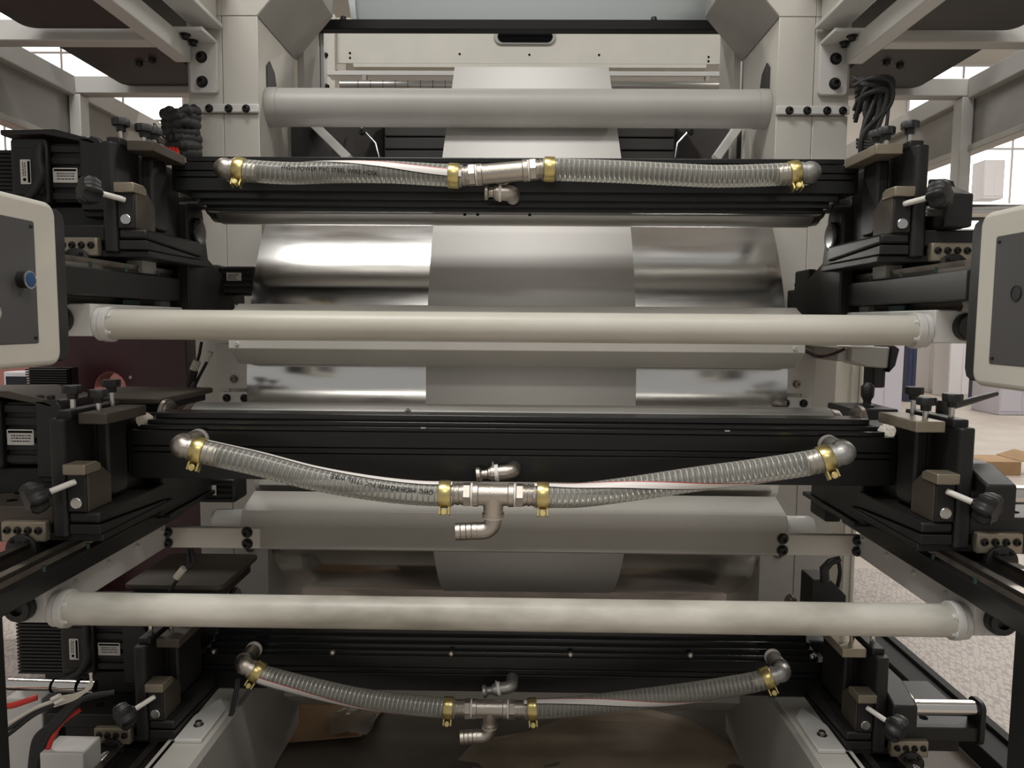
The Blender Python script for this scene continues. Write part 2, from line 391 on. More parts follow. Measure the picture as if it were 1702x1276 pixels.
obj('sheet', MB().box(xc(566, q), xc(1196, q), q, q+.01, zc(106, q), zc(30, q)), 'hmi_body', t, bev=.002)
obj('return_flange', MB().box(xc(592, q), xc(1160, q), q-.0, q+.16, zc(108, q)-.012, zc(106, q)), 'hmi_body', t)
for a, c in ((546, 566), (1196, 1206)):
    obj('side_cheek', MB().box(xc(a, q), xc(c, q), q-.05, q+.2, 0, zc(30, q)), 'hmi_body', t, bev=.002)
op = obj('opening_rim', MB().prism(rrect(xc(818, q), xc(917, q), zc(75, q), zc(49, q), .04, 8), q-.014, q+.002, 'y'), 'paint_grey', t, bev=.003)
obj('opening', MB().prism(rrect(xc(824, q), xc(912, q), zc(72, q), zc(53, q), .031, 8), q-.018, q-.012, 'y'), 'ink', op)
for px, py in ((763, 90), (875, 91), (987, 91), (587, 89), (587, 97), (1163, 94), (1163, 101)):
    copy_part('rivet', 'rivet', lambda: MB().lathe((0,0,0), (0,0,1), [(0,.006), (.003,.0055), (.004,.003)], 10), 'ink', t, (xc(px, q), q-.001, zc(py, q)), dirq((0, -1, 0)))
q = 3.85
t = thing('rear_rail', 'white aluminium rail crossing under the cream rear panel', 'rail', (0, q, zc(130, q)))
obj('rail_top', MB().box(xc(549, q), xc(1206, q), q, q+.10, zc(124, q), zc(118, q)), 'alu', t, bev=.003)
obj('rail_lip', MB().box(xc(549, q), xc(1206, q), q-.012, q+.006, zc(127, q), zc(119, q)), 'paint_white', t, bev=.003)
for px in (563, 1186): 
    for k in (0, 1): bolt(t, (xc(px, q), q+.03+.04*k, zc(118, q)), (0, 0, 1), .009)
q = 3.62
t = thing('idler_roller', 'thin dark idler roller under the white rear rail', 'roller', (0, q, zc(150, q)))
obj('roller_body', MB().cyl((xc(571, q), q, zc(142, q)), (xc(1180, q), q, zc(142, q)), .022, n=32), 'steel_roll', t)
for k in range(9):
    x = xc(600+k*20, q); obj('scale_mark', MB().cyl((x, q, zc(142, q)), (x+.004, q, zc(142, q)), .0232, n=32), 'stainless_dark', t)
for px in (571, 1180):
    obj('end_bracket', MB().box(xc(px, q)-.004, xc(px, q)+.004, q-.01, 3.83, zc(147, q), zc(138, q)), 'paint_grey', t)
q = 3.75
t = thing('slot_box', 'dark slotted box behind the thin idler roller', 'box', (0, q+.1, zc(150, q)))
obj('box_front', MB().box(xc(598, q), xc(1175, q), q+.08, q+.12, zc(160, q), zc(130, q)), 'dark_under', t, bev=.003)
obj('box_lip', MB().box(xc(590, q), xc(1180, q), q+.06, q+.12, zc(132, q), zc(128, q)), 'paint_grey', t, bev=.002)
for px in (603, 1170):
    obj('box_hanger', MB().box(xc(px, q)-.01, xc(px, q)+.01, q+.09, q+.13, zc(131, q), zc(120, 3.85)), 'paint_grey', t)
# dark hood box below the tube
q = 3.15
t = thing('dryer_tunnel', 'dark box-shaped dryer tunnel behind the web below the cross tube', 'dryer', (0, q+.2, zc(300, q)))
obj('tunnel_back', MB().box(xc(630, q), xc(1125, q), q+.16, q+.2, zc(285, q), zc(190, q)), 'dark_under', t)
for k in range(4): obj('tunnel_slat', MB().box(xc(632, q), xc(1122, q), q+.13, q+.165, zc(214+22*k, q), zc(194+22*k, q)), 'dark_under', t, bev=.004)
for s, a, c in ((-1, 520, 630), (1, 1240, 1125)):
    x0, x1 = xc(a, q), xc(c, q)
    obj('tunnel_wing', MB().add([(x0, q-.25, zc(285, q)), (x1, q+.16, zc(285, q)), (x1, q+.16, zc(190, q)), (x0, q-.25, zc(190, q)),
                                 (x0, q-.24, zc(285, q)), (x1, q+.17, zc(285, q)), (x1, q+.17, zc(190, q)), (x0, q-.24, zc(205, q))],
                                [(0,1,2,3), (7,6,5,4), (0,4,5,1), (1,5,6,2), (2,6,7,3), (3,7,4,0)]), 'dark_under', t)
    ed = [P(600 if s < 0 else 1150, 212, q), P(624 if s < 0 else 1126, 238, q), P(630 if s < 0 else 1122, 262, q)]
    obj('edge_highlight', MB().tube(ed, .004, 6), 'zinc', t)  # thin bright tube stands in for a highlight along the box edge
    bolt(t, P(602 if s < 0 else 1148, 219, q-.02), (0, -1, 0), .010)
    pA, pB = P(520 if s < 0 else 1232, 205, 2.95), P(578 if s < 0 else 1192, 262, 2.95)
    b = MB(); wv = Vector((-s*.012, 0, .012)); dv = Vector((0, .05, 0))
    b.add([pA-wv, pB-wv, pB+wv, pA+wv, pA-wv+dv, pB-wv+dv, pB+wv+dv, pA+wv+dv], [(0,1,2,3), (7,6,5,4), (0,4,5,1), (1,5,6,2), (2,6,7,3), (3,7,4,0)])
    br = obj('diagonal_brace', b, 'paint_white', bev=.003, loc=pA)
    tag(br, 'pale diagonal brace below the %s end of the cross tube' % SIDE[s], 'brace')

# ================================================================== SIDE WALKWAYS
for s in (-1, 1):
    S = SIDE[s]
    t = thing('walkway', 'overhead walkway frame with dark deck plate on the upper %s' % S, 'walkway', (s*1.45, 1.6, 2.17))
    zb = 2.37; zt = 2.44
    obj('inner_beam', MB().box(s*1.105, s*1.16, .4, 2.58, zb, zt), 'paint_white', t, bev=.004)
    obj('outer_beam', MB().box(s*1.72, s*1.78, .4, 4.6, zb-.005, zt), 'paint_white', t, bev=.004)
    for yy, ux in ((2.39, 1.16), (2.93, 1.16), (1.3, 1.16)):
        obj('cross_beam', MB().box(s*1.72, s*ux, yy, yy+.06, zb+.002, zt-.002), 'paint_white', t, bev=.004)
    obj('fascia', MB().box(s*1.75, s*1.762, .4, 4.6, 2.19, zb-.004), 'paint_grey', t)
    obj('fascia_lip', MB().box(s*1.73, s*1.79, .4, 4.6, 2.165, 2.19), 'paint', t, bev=.003)
    obj('hanger_post', MB().box(s*1.70, s*1.745, 2.93, 2.99, 2.0, zb), 'paint_white', t, bev=.003)
    for y0, y1 in ((.4, 2.36), (2.46, 2.92)):
        dk = obj('deck_plate', MB().prism(rrect(min(s*1.165, s*1.52), max(s*1.165, s*1.52), y0, y1, .04), zt-.045, zt+.02, 'z'), 'dark_under', t, bev=.006)
    for k in range(2): bolt(t, (s*(1.26+.06*k), 2.62+.03*k, zt-.045), (0, 0, -1), .012)
    t = thing('head_beam', 'pale head beam running forward from the top of the %s pillar' % S, 'beam', (s*1.05, 1.5, 2.5))
    obj('beam_web', MB().box(s*1.02, s*1.075, .4, 2.59, 2.50, 2.62), 'paint', t, bev=.003)
    obj('gap_light_block', MB().box(s*1.135, s*1.52, 2.6, 3.5, 2.62, 2.64), 'dark_under', t)  # added dark panels keep window light out of the gap beside the beam
    obj('gap_light_block', MB().box(s*.98, s*1.20, .4, 2.59, 2.62, 2.64), 'dark_under', t)
    obj('beam_flange', MB().box(s*1.0, s*1.10, .4, 2.59, 2.485, 2.50), 'paint_white', t, bev=.003)

# ================================================================== DECK CONSTANTS
DECK = ['upper', 'middle', 'lower']
CHY = [1.96, 1.75, 2.15]                # chamber front
CARY = [1.76, 1.55, 1.87]               # carriage front
BASE = [1.662, 1.033, .385]             # carriage base height
ARMTOP = [1.533, .945, .30]
TUBEY = [1.65, 1.50]
TUBEZ = [zc(544, 1.65), zc(1021, 1.50)]
ANIL = [(2.15, 1.842), (1.95, 1.213), (2.36, .470)]

# ------------------------------------------------------------------ support tubes with arms
for k in (0, 1):
    Yt, Zt = TUBEY[k], TUBEZ[k]; r = .0335; ue = xc(1547, 1.65) if k == 0 else xc(1597, 1.5)
    ue = (.888, .918)[k]
    t = thing('support_tube', ('beige round support tube crossing in front of the drum' if k == 0 else 'scuffed beige round support tube below the middle hoses'), 'tube', (0, Yt, Zt-r))
    obj('tube_body', MB().cyl((-ue, Yt, Zt), (ue, Yt, Zt), r, n=48), ('paint_tube', 'paint_stain')[k], t)
    for s in (-1, 1):
        fl = obj('flange', MB().lathe((s*ue, Yt, Zt), (s*(ue+.03), Yt, Zt), [(0, r*1.18), (.016, r*1.18), (.018, r*1.12), (.03, r*1.12)], 48), 'paint_white', t, bev=.001)
        for a in (40, 140, 220, 320):
            ca, sa = math.cos(math.radians(a)), math.sin(math.radians(a))
            bolt(fl, (s*(ue-.001), Yt-.032*abs(ca)*(1 if ca > 0 else -1), Zt+.027*sa), (-s, 0, 0), .0065, 'paint_white', 'flange_bolt')
for k in (0, 1, 2):
    for s in (-1, 1):
        S = SIDE[s]; zt = ARMTOP[k]
        y0, y1 = (TUBEY[k]-.035, [2.58, 1.98][k]) if k < 2 else (1.35, 2.6)
        u0, u1 = ((.918, .998), (.948, 1.008), (.80, .88))[k]
        t = thing('cantilever_arm', 'beige square cantilever arm under the %s %s slide rail' % (DECK[k], S), 'arm', (s*(u0+u1)/2, y0, zt-.072))
        if k < 2:
            obj('arm_body', MB().box(s*u0, s*u1, y0, y1, zt-.072, zt), 'paint_white', t, bev=.003)
            obj('end_cap', MB().lathe((s*(u1-.012), y0+.001, zt-.036), (s*(u1-.012), y0-.03, zt-.036), [(0, .030), (.012, .030), (.014, .026), (.022, .026), (.022, .014), (.012, .012)], 28), 'black_plastic', t)
            for q in range(4): bolt(t, (s*(u0-.001), y0+.10+.13*q, zt-.020), (-s, 0, 0), .0045, 'paint_white', 'arm_screw')
        else:
            obj('arm_body', MB().box(s*u0, s*(u1+.03), y0, y1, .12, zt+.08), 'paint', t, bev=.004)
            obj('inner_web', MB().box(s*(u0-.018), s*(u0+.003), y0, y1, .02, zt+.078), 'paint_grey', t, bev=.002)
            pl = obj('nose_plate', MB().prism([(s*(u0+.012), 1.86), (s*(u0+.085), 1.86), (s*(u0+.085), 1.98), (s*(u0+.05), 2.08), (s*(u0+.012), 2.02)], zt+.08, zt+.092, 'z'), 'paint_white', t, bev=.003)
            bolt(pl, (s*(u0+.05), 1.93, zt+.092), (0, 0, 1), .009, 'stainless_dark')
            obj('slot', MB().box(s*(u0+.088), s*(u0+.096), 1.4, 1.87, zt+.079, zt+.0815), 'ink', t)
# plates that tie the middle arms to the dryer
for s in (-1, 1):
    q = 1.985; a, c = (281, 432) if s < 0 else (1299, 1432)
    t = thing('tie_plate', 'beige bolted tie plate at the %s end of the middle dryer' % SIDE[s], 'plate', (s*.85, q, zc(898, q)))
    za, zb_ = zc(917, q), zc(883, q)
    obj('plate_body', MB().box(xc(a, q, 900), xc(c, q, 900), q, q+.018, za, zb_), 'paint', t, bev=.002)
    for px in ((411,), (1301,))[s > 0]:
        for f in (.24, .80): bolt(t, (xc(px, q, 900), q, za+(zb_-za)*f), (0, -1, 0), .0105)
    for f in (.25, .78): bolt(t, (s*.945, q-.004, za+(zb_-za)*f), (s*-.3, -1, 0), .0095)

# ------------------------------------------------------------------ slide rails
for k in (0, 1, 2):
    for s in (-1, 1):
        S = SIDE[s]; b0 = BASE[k]; y0 = CARY[k]-.40 if k else 1.50; y1 = CARY[k]+.75
        if k == 1: y1 = 2.02
        t = thing('slide_rail', 'black slide rail beam under the %s %s carriage' % (DECK[k], S), 'rail', (s*.97, y0, b0-.12))
        zr0, zr1 = (1.55, 1.612) if k == 0 else ((.955, .998) if k == 1 else (.315, .35))
        obj('rail_beam', MB().box(s*.915, s*1.06, y0, y1, zr0, zr1), 'black_anod', t, bev=.003)
        for u in (.945, 1.03):
            obj('guide_rail', MB().prism([(s*(u-.010), zr1), (s*(u+.010), zr1), (s*(u+.006), zr1+.010), (s*(u+.010), zr1+.022), (s*(u-.010), zr1+.022), (s*(u-.006), zr1+.010)], y0+.05, y1, 'y'), 'stainless_dark', t)
        if k < 2:
            obj('lower_guide', MB().prism([(s*.965, zr0-.02), (s*.985, zr0-.02), (s*.981, zr0-.010), (s*.985, zr0), (s*.965, zr0), (s*.969, zr0-.010)], y0+.10, y1, 'y'), 'stainless_dark', t)
        for q in range(3):
            yy = CARY[k]+.10+.19*q
            obj('guide_block', MB().box(s*.925, s*.968, yy, yy+.07, zr1+.002, b0-.001), 'green_steel' if q % 2 else 'nylon', t, bev=.003)
            if k == 0: obj('guide_block', MB().box(s*.95, s*1.0, yy-.05, yy+.03, 1.533, zr0), 'green_steel' if q % 2 == 0 else 'nylon', t, bev=.003)
        for q in range(5):
            copy_part('rail_screw', 'railscrew', lambda: MB().lathe((0,0,0), (0,0,1), [(0, .004), (.012, .004), (.012, .002)], 8), 'green_steel', t, (s*.918, y0+.12+.15*q, zr1), None)

# ------------------------------------------------------------------ carriages
def carriage(k, s):
    S = SIDE[s]; Y0 = CARY[k]; b = BASE[k]; X = lambda u: s*(u+(-.006, .010, .020)[k])
    t = thing('bearing_carriage', 'black clamping bearing carriage with star knob at the %s %s roller end' % (DECK[k], S), 'carriage', (s*.93, Y0, b))
    # wedge plates
    for j in (0, 1):
        a, c = (.002, .024) if j == 0 else (.027, .050)
        x0, x1 = sorted((X(.868), X(.935)))
        sl = .010 if j else 0.0
        poly = [(Y0, b+a), (Y0+.30, b+a-(.018 if j else 0)), (Y0+.30, b+c-(.0 if j else .018)), (Y0, b+c)]
        obj('wedge_plate', MB().prism(poly, x0, x1, 'x'), 'black_steel', t, bev=.006, seg=3)
    obj('saddle', MB().box(X(.868), X(1.0), Y0+.01, Y0+.34, b-.016, b+.001), 'black_steel', t, bev=.003)
    # columns
    obj('column', MB().prism(rrect(min(X(.937), X(.972)), max(X(.937), X(.972)), Y0-.004, Y0+.11, .012), b-.005, b+.253, 'z'), 'black_steel', t, bev=.004)
    obj('rear_column', MB().box(X(.925), X(.985), Y0+.105, Y0+.30, b, b+.245), 'black_steel', t, bev=.006)
    ck = obj('cheek', MB().prism([(Y0+.004, b+.05), (Y0+.095, b+.05), (Y0+.095, b+.115), (Y0+.05, b+.150), (Y0+.004, b+.138)], X(.893), X(.936), 'x'), 'brown_steel', t, bev=.003)
    obj('cheek_face', MB().box(X(.895), X(.9345), Y0-.002, Y0+.006, b+.052, b+.134), 'black_steel', ck, bev=.002)
    obj('button_cap', MB().lathe((X(.915), Y0-.002, b+.072), (X(.915), Y0-.02, b+.072), [(0, .0125), (.004, .0125), (.0055, .011)], 24), 'zinc', ck)
    obj('clamp_cap', MB().prism([(Y0-.012, b+.134), (Y0+.05, b+.134), (Y0+.05, b+.150), (Y0+.035, b+.157), (Y0-.012, b+.157)], X(.890), X(.938), 'x'), 'tan_steel', t, bev=.0025)
    # star knob on a slanted stud
    p0, p1 = Vector((X(.918), Y0+.0, b+.118)), Vector((X(.953), Y0-.045, b+.103))
    if k == 0: p1 = Vector((X(.953), Y0-.045, b+.126))
    d = (p1-p0).normalized()
    obj('stud', MB().cyl(p0, p1, .0065, n=14), 'ptfe', t)
    kb = obj('star_knob', MB().lathe(p1-d*.006, p1+d, [(0, .010), (.008, .012), (.010, .026), (.022, .031), (.038, .031), (.046, .024), (.048, .008)], 48, lobes=6, amp=.13), 'black_plastic', t)
    # clamp top plate with three knurled knobs
    obj('clamp_plate', MB().prism([(Y0+.03, b+.238), (Y0+.20, b+.238), (Y0+.20, b+.262), (Y0+.03, b+.262)], X(.862), X(.925), 'x'), 'brown_steel' if s < 0 else 'tan_steel', t, bev=.002)
    obj('clamp_plate', MB().box(X(.935), X(.968), Y0+.02, Y0+.22, b+.250, b+.268), 'black_steel', t, bev=.003)
    for u, v, h in ((.953, .06, .045), (.905, .075, .035), (.925, .165, .05)):
        kp = Vector((X(u), Y0+v, b+.255))
        st = obj('knob_stud', MB().cyl(kp, kp+Vector((0, 0, h)), .006, n=12), 'shaft', t)
        obj('thumb_knob', MB().lathe(kp+Vector((0, 0, h-.010)), kp+Vector((0, 0, h+1)), [(0, .010), (.012, .011), (.013, .019), (.027, .020), (.030, .018)], 40, lobes=10, amp=.05), 'black_plastic', st)
    # bearing housing facing the roller
    obj('housing', MB().prism(rrect(Y0+.10, Y0+(.18, .18, .25)[k], b+.06, b+.246, .02), X(.900), X(.93), 'x'), 'black_steel', t, bev=.006)
    obj('bearing_ring', MB().lathe((s*.895, CHY[k]+.14, b+.215), (s*.80, CHY[k]+.14, b+.215), [(0, .046), (.010, .046), (.012, .041), (.016, .041), (.016, .024)], 36), 'stainless_dark', t)
    for q in range(2): bolt(t, (X(.919), Y0+.112, b+.19+.025*q), (0, -1, 0), .005)
    # slide plate and nut bracket
    sp = obj('slide_plate', MB().box(X(.975), X(1.225), Y0+.01, Y0+.27, b+.022, b+.060), 'brown_steel' if s < 0 and k == 1 else 'black_steel', t, bev=.003)  # middle left plate is browner: the light on its top is painted in
    for u, v in ((1.03, .06), (1.10, .06), (1.05, .13), (1.13, .13)):
        copy_part('plate_hole', 'platehole', lambda: MB().lathe((0,0,0), (0,0,1), [(0, .011), (.0012, .011), (.0012, .009)], 14), 'ink', sp, (X(u), Y0+v, b+.060), None)
    nb = obj('nut_bracket', MB().box(X(.985), X(1.082), Y0-.005, Y0+.02, b-.015, b+.030), 'tan_steel', t, bev=.004)
    for q in range(4): bolt(nb, (X(1.000+.0225*q), Y0-.004, b+.011), (0, -1, 0), .0062, 'black_steel', 'bracket_bolt')
    obj('ball_nut', MB().lathe((X(1.035), Y0+.02, b-.030), (X(1.035), Y0-.1, b-.030), [(0, .034), (.032, .034), (.034, .031), (.036, .020), (.046, .019), (.046, .013)], 32), 'black_steel', t)
    for a in (50, 130): bolt(t, (X(1.035)+.026*math.cos(math.radians(a)), Y0-.014, b-.030+.026*math.sin(math.radians(a))), (0, -1, 0), .004)
    prof = []
    for q in range(60):
        prof.append((q*.0045, .0125 if q % 2 == 0 else .0098))
    obj('ball_screw', MB().lathe((X(1.035), Y0-.005, b-.030), (X(1.035), Y0-1, b-.030), prof[:44], 18), 'shaft', t)
    obj('support_post', MB().box(X(.985), X(1.20), Y0+.06, Y0+.25, b-.035, b+.022), 'black_steel', t, bev=.003)
    return t
for k in range(3):
    for s in (-1, 1): carriage(k, s)

# ------------------------------------------------------------------ servo motors on the left, locking cylinders on the right
def servo(k):
    Y0 = CARY[k]+.11; b = BASE[k]; s = -1; z0, z1 = b+.125, b+.285
    t = thing('servo_motor', 'black servo motor with two rating plates beside the %s left carriage' % DECK[k], 'motor', (-1.13, Y0, z0))
    obj('gear_flange', MB().prism(rrect(-1.075, -1.015, z0-.035, z1-.005, .014), Y0-.006, Y0+.15, 'y'), 'black_steel', t, bev=.004)
    obj('mount_cover', MB().prism([(-1.07, z0-.02), (-1.0, z0-.02), (-1.0, z1-.03), (-1.02, z1-.002), (-1.07, z1-.002)], Y0-.02, Y0-.004, 'y'), 'black_steel', t, bev=.004)
    md = MB()
    md.box(-1.155, -1.075, Y0+.01, Y0+.14, z0+.005, z1-.01)
    for q in range(5): md.box(-1.155, -1.075, Y0+.002, Y0+.012, z0+.010+q*.029, z0+.028+q*.029)
    obj('finned_body', md, 'black_steel', t, bev=.002)
    obj('end_cover', MB().prism(rrect(-1.25, -1.157, z0-.005, z1, .012), Y0-.008, Y0+.15, 'y'), 'black_plastic', t, bev=.005)
    obj('cover_panel', MB().box(-1.238, -1.168, Y0-.013, Y0-.006, z0+.02, z1-.025), 'black_steel', t, bev=.002)
    lid = obj('top_lid', MB().prism([(-1.265, z1+.002), (-1.16, z1+.006), (-1.06, z1-.012), (-1.03, z1-.020), (-1.03, z1-.010), (-1.06, z1), (-1.13, z1+.018), (-1.265, z1+.016)], Y0-.02, Y0+.16, 'y'), 'black_plastic' if k != 1 else 'brown_steel', t, bev=.003)
    for x in (-1.075, -1.05): bolt(lid, (x, Y0+.01, z1-.004), (0, 0, 1), .008)
    for nm, x0, x1, za, zb, yy, vert in (('rating_plate', -1.222, -1.196, z0+.045, z0+.105, Y0-.0145, True), ('rating_plate', -1.150, -1.088, z0+.052, z0+.088, Y0+.0005, False)):
        pl = obj(nm, MB().prism(rrect(x0, x1, za, zb, .002, 2), yy, yy+.0012, 'y'), 'label_white', t)
        pm = MB(); rnd = random.Random(k*3+vert)
        if vert:
            pm.box(x1-.0075, x1-.002, yy-.0005, yy, za+.004, zb-.004)
            for c in (.006, .011):
                z = za+.02
                while z < zb-.008:
                    L = rnd.uniform(.002, .006); pm.box(x0+c, x0+c+.002, yy-.0005, yy, z, min(z+L, zb-.006)); z += L+.0018
            pm.lathe((x0+.010, yy, za+.011), (x0+.010, yy-1, za+.011), [(0, .004), (.0005, .004)], 14)
        else:
            pm.box(x0+.003, x1-.003, yy-.0005, yy, zb-.008, zb-.003)
            for c in (.013, .019, .026):
                x = x0+.010
                while x < x1-.010:
                    L = rnd.uniform(.002, .007); pm.box(x, min(x+L, x1-.006), yy-.0005, yy, zb-c-.0022, zb-c); x += L+.0018
        obj('plate_print', pm, 'ink', pl)
    fan = MB()
    for q in range(16): fan.box(-1.40, -1.27, Y0+.03, Y0+.16, z0-.02+q*.010, z0-.014+q*.010)
    fan.box(-1.395, -1.262, Y0+.04, Y0+.15, z0-.02, z0+.14)
    obj('cooling_fins', fan, 'black_steel', t)
    c = spline([(-1.175, Y0-.01, z1-.02), (-1.165, Y0-.03, z0+.10), (-1.158, Y0-.035, z0+.06), (-1.19, Y0-.03, z0+.012), (-1.26, Y0-.01, z0-.02)], 24)
    obj('motor_cable', MB().tube(c, .010, 10), 'rubber', t)
    obj('lower_block', MB().box(-1.19, -1.0, Y0+.02, Y0+.15, b+.058, z0-.004), 'black_steel', t, bev=.004)
for k in range(3): servo(k)
def cylinder_unit(k):
    Y0 = CARY[k]; b = BASE[k]
    t = thing('locking_cylinder', 'black locking cylinder with chrome rod outside the %s right carriage' % DECK[k], 'cylinder', (1.06, Y0+.05, b+.06))
    z0, z1 = (b+.062, b+.148)
    obj('cylinder_body', MB().prism([(Y0-.03, z0), (Y0+.15, z0), (Y0+.15, z1+.02), (Y0+.05, z1+.02), (Y0-.03, z1-.01)], .992, 1.055, 'x'), 'black_steel', t, bev=.005)
    obj('end_ring', MB().cyl((1.055, Y0+.03, (z0+z1)/2), (1.067, Y0+.03, (z0+z1)/2), .036, n=30), 'stainless_dark', t)
    obj('rod', MB().cyl((1.06, Y0+.03, (z0+z1)/2), (1.235, Y0+.03, (z0+z1)/2), .0205, n=30), 'shaft', t)
    obj('rod_end', MB().prism(rrect(Y0-.0, Y0+.06, z0-.05, (z0+z1)/2+.026, .02), 1.235, 1.25, 'x'), 'black_steel', t, bev=.003)
    obj('coupling', MB().cyl((.965, Y0+.03, (z0+z1)/2), (.994, Y0+.03, (z0+z1)/2), .017, n=24), 'shaft', t)
for k in range(3): cylinder_unit(k)

# ================================================================== DOCTOR CHAMBERS, ANILOX ROLLERS
UBK = [(xc(1425, 1.96, 300)-xc(295, 1.96, 300))/2, (xc(1485, 1.75, 760)-xc(220, 1.75, 760))/2, (xc(1370, 2.15, 1120)-xc(332, 2.15, 1120))/2]

def chamber(k):
    yc = CHY[k]; UB = UBK[k]
    lab = ['black extruded ink chamber beam behind the nearly straight upper hoses', 'black extruded ink chamber beam behind the sagging middle hoses', 'black extruded ink chamber beam behind the lower hoses'][k]
    ztop, zbot = [(272, 319), (721, 801), (1093, 1150)][k]
    Z = lambda py: zc(py, yc)
    t = thing('ink_chamber', lab, 'chamber', (0, yc, Z(zbot)))
    g1, g2 = [(286, 297), (747, 757), (1112, 1121)][k]
    def prof(za, zb, gr, d=.10):
        # vertical profile with shallow grooves, drawn in (Y, z)
        pts = [(yc, Z(zb)), (yc+d, Z(zb)), (yc+d, Z(za)), (yc, Z(za))]
        for g in sorted(gr): pts += [(yc, Z(g-.9)), (yc+.005, Z(g-.7)), (yc+.005, Z(g+.7)), (yc, Z(g+.9))]
        return pts
    bd = obj('beam_body', MB().prism(prof(ztop, zbot, (g1, g2)), -UB, UB, 'x'), 'black_anod', t, bev=.0012)
    for s in (-1, 1):
        obj('end_plate', MB().box(s*UB, s*(UB+.012), yc+.006, yc+.098, Z(zbot-1), Z(ztop+1)), 'black_steel', t, bev=.002)
    rid = [[(262, 271, .03, .10, .885), (320, 333, .022, .10, .87), (334, 344, .045, .10, .855), (345, 353, .07, .09, .85)],
           [(712, 720, .012, .09, .885), (703, 711, .030, .08, .875), (691, 701, .050, .08, .865)],
           [(1084, 1092, .010, .09, .885), (1073, 1083, .024, .08, .875), (1061, 1072, .040, .08, .87), (1049, 1060, .056, .08, .865)]][k]
    for za, zb, dy, dep, u in rid:
        q = yc+dy; dep = min(dep, .118-dy)
        u += UB-.90
        obj('blade_holder', MB().box(-u, u, q, q+dep, zc(zb, q), zc(za, q)), 'black_gloss', t, bev=.0022)
    if k == 2:
        for px in (355, 553, 750, 948, 1147, 1350):
            copy_part('cap_screw', 'capscrew', lambda: MB().lathe((0,0,0), (0,0,1), [(0, .009), (.005, .009), (.009, .006), (.0105, .002)], 16), 'stainless', t, P(px, 1083+(px-355)*.008, yc+.008), dirq((0, -1, .5)))
    if k == 1:
        for px in (702, 1215): 
            copy_part('chip_mark', 'chip', lambda: MB().box(-.006, .006, -.001, .002, -.0015, .0015), 'label_white', t, (xc(px, yc), yc+.012, zc(712.5, yc+.012)))
    if k == 0:
        for px in (772, 793, 878): copy_part('drip_pin', 'drippin', lambda: MB().cyl((0,0,0), (0,0,-.006), .004, n=10), 'ink', t, (xc(px, yc+.08), yc+.08, zc(355, yc+.08)))
for k in range(3): chamber(k)
for k in range(3):
    y, z = ANIL[k]; r = .068
    t = thing('anilox_roller', 'grey steel anilox roller behind the %s ink chamber' % DECK[k], 'roller', (0, y, z-r))
    obj('roller_body', MB().lathe((-.84, y, z), (.84, y, z), [(0, r-.006), (.004, r), (1.676, r), (1.68, r-.006)], 64), 'steel_roll', t)
    for s in (-1, 1):
        obj('roller_collar', MB().lathe((s*.84, y, z), (s*.875, y, z), [(0, r*.96), (.02, r*.92), (.022, .045), (.035, .045)], 40), 'stainless_dark', t)
        obj('journal', MB().cyl((s*.86, y, z), (s*.96, y, z), .030), 'shaft', t)
    if k == 1: bolt(t, P(678, 684, y-r*.7), (0, -.6, .8), .006, 'zinc', 'roller_screw')
# bright sleeves at the ends of the middle chamber
for s, px, py in ((-1, 237, 703), (1, 1478, 722)):
    p = P(px, py, 1.80)
    o = obj('drip_spout', MB().tube([p+Vector((s*.055, .03, -.004)), p+Vector((s*.02, .01, .002)), p, p+Vector((-s*.012, -.01, .008))], [.016, .018, .021, .022], 20), 'stainless', loc=p)
    tag(o, 'bright steel drip spout at the %s end of the middle chamber' % SIDE[s], 'spout')

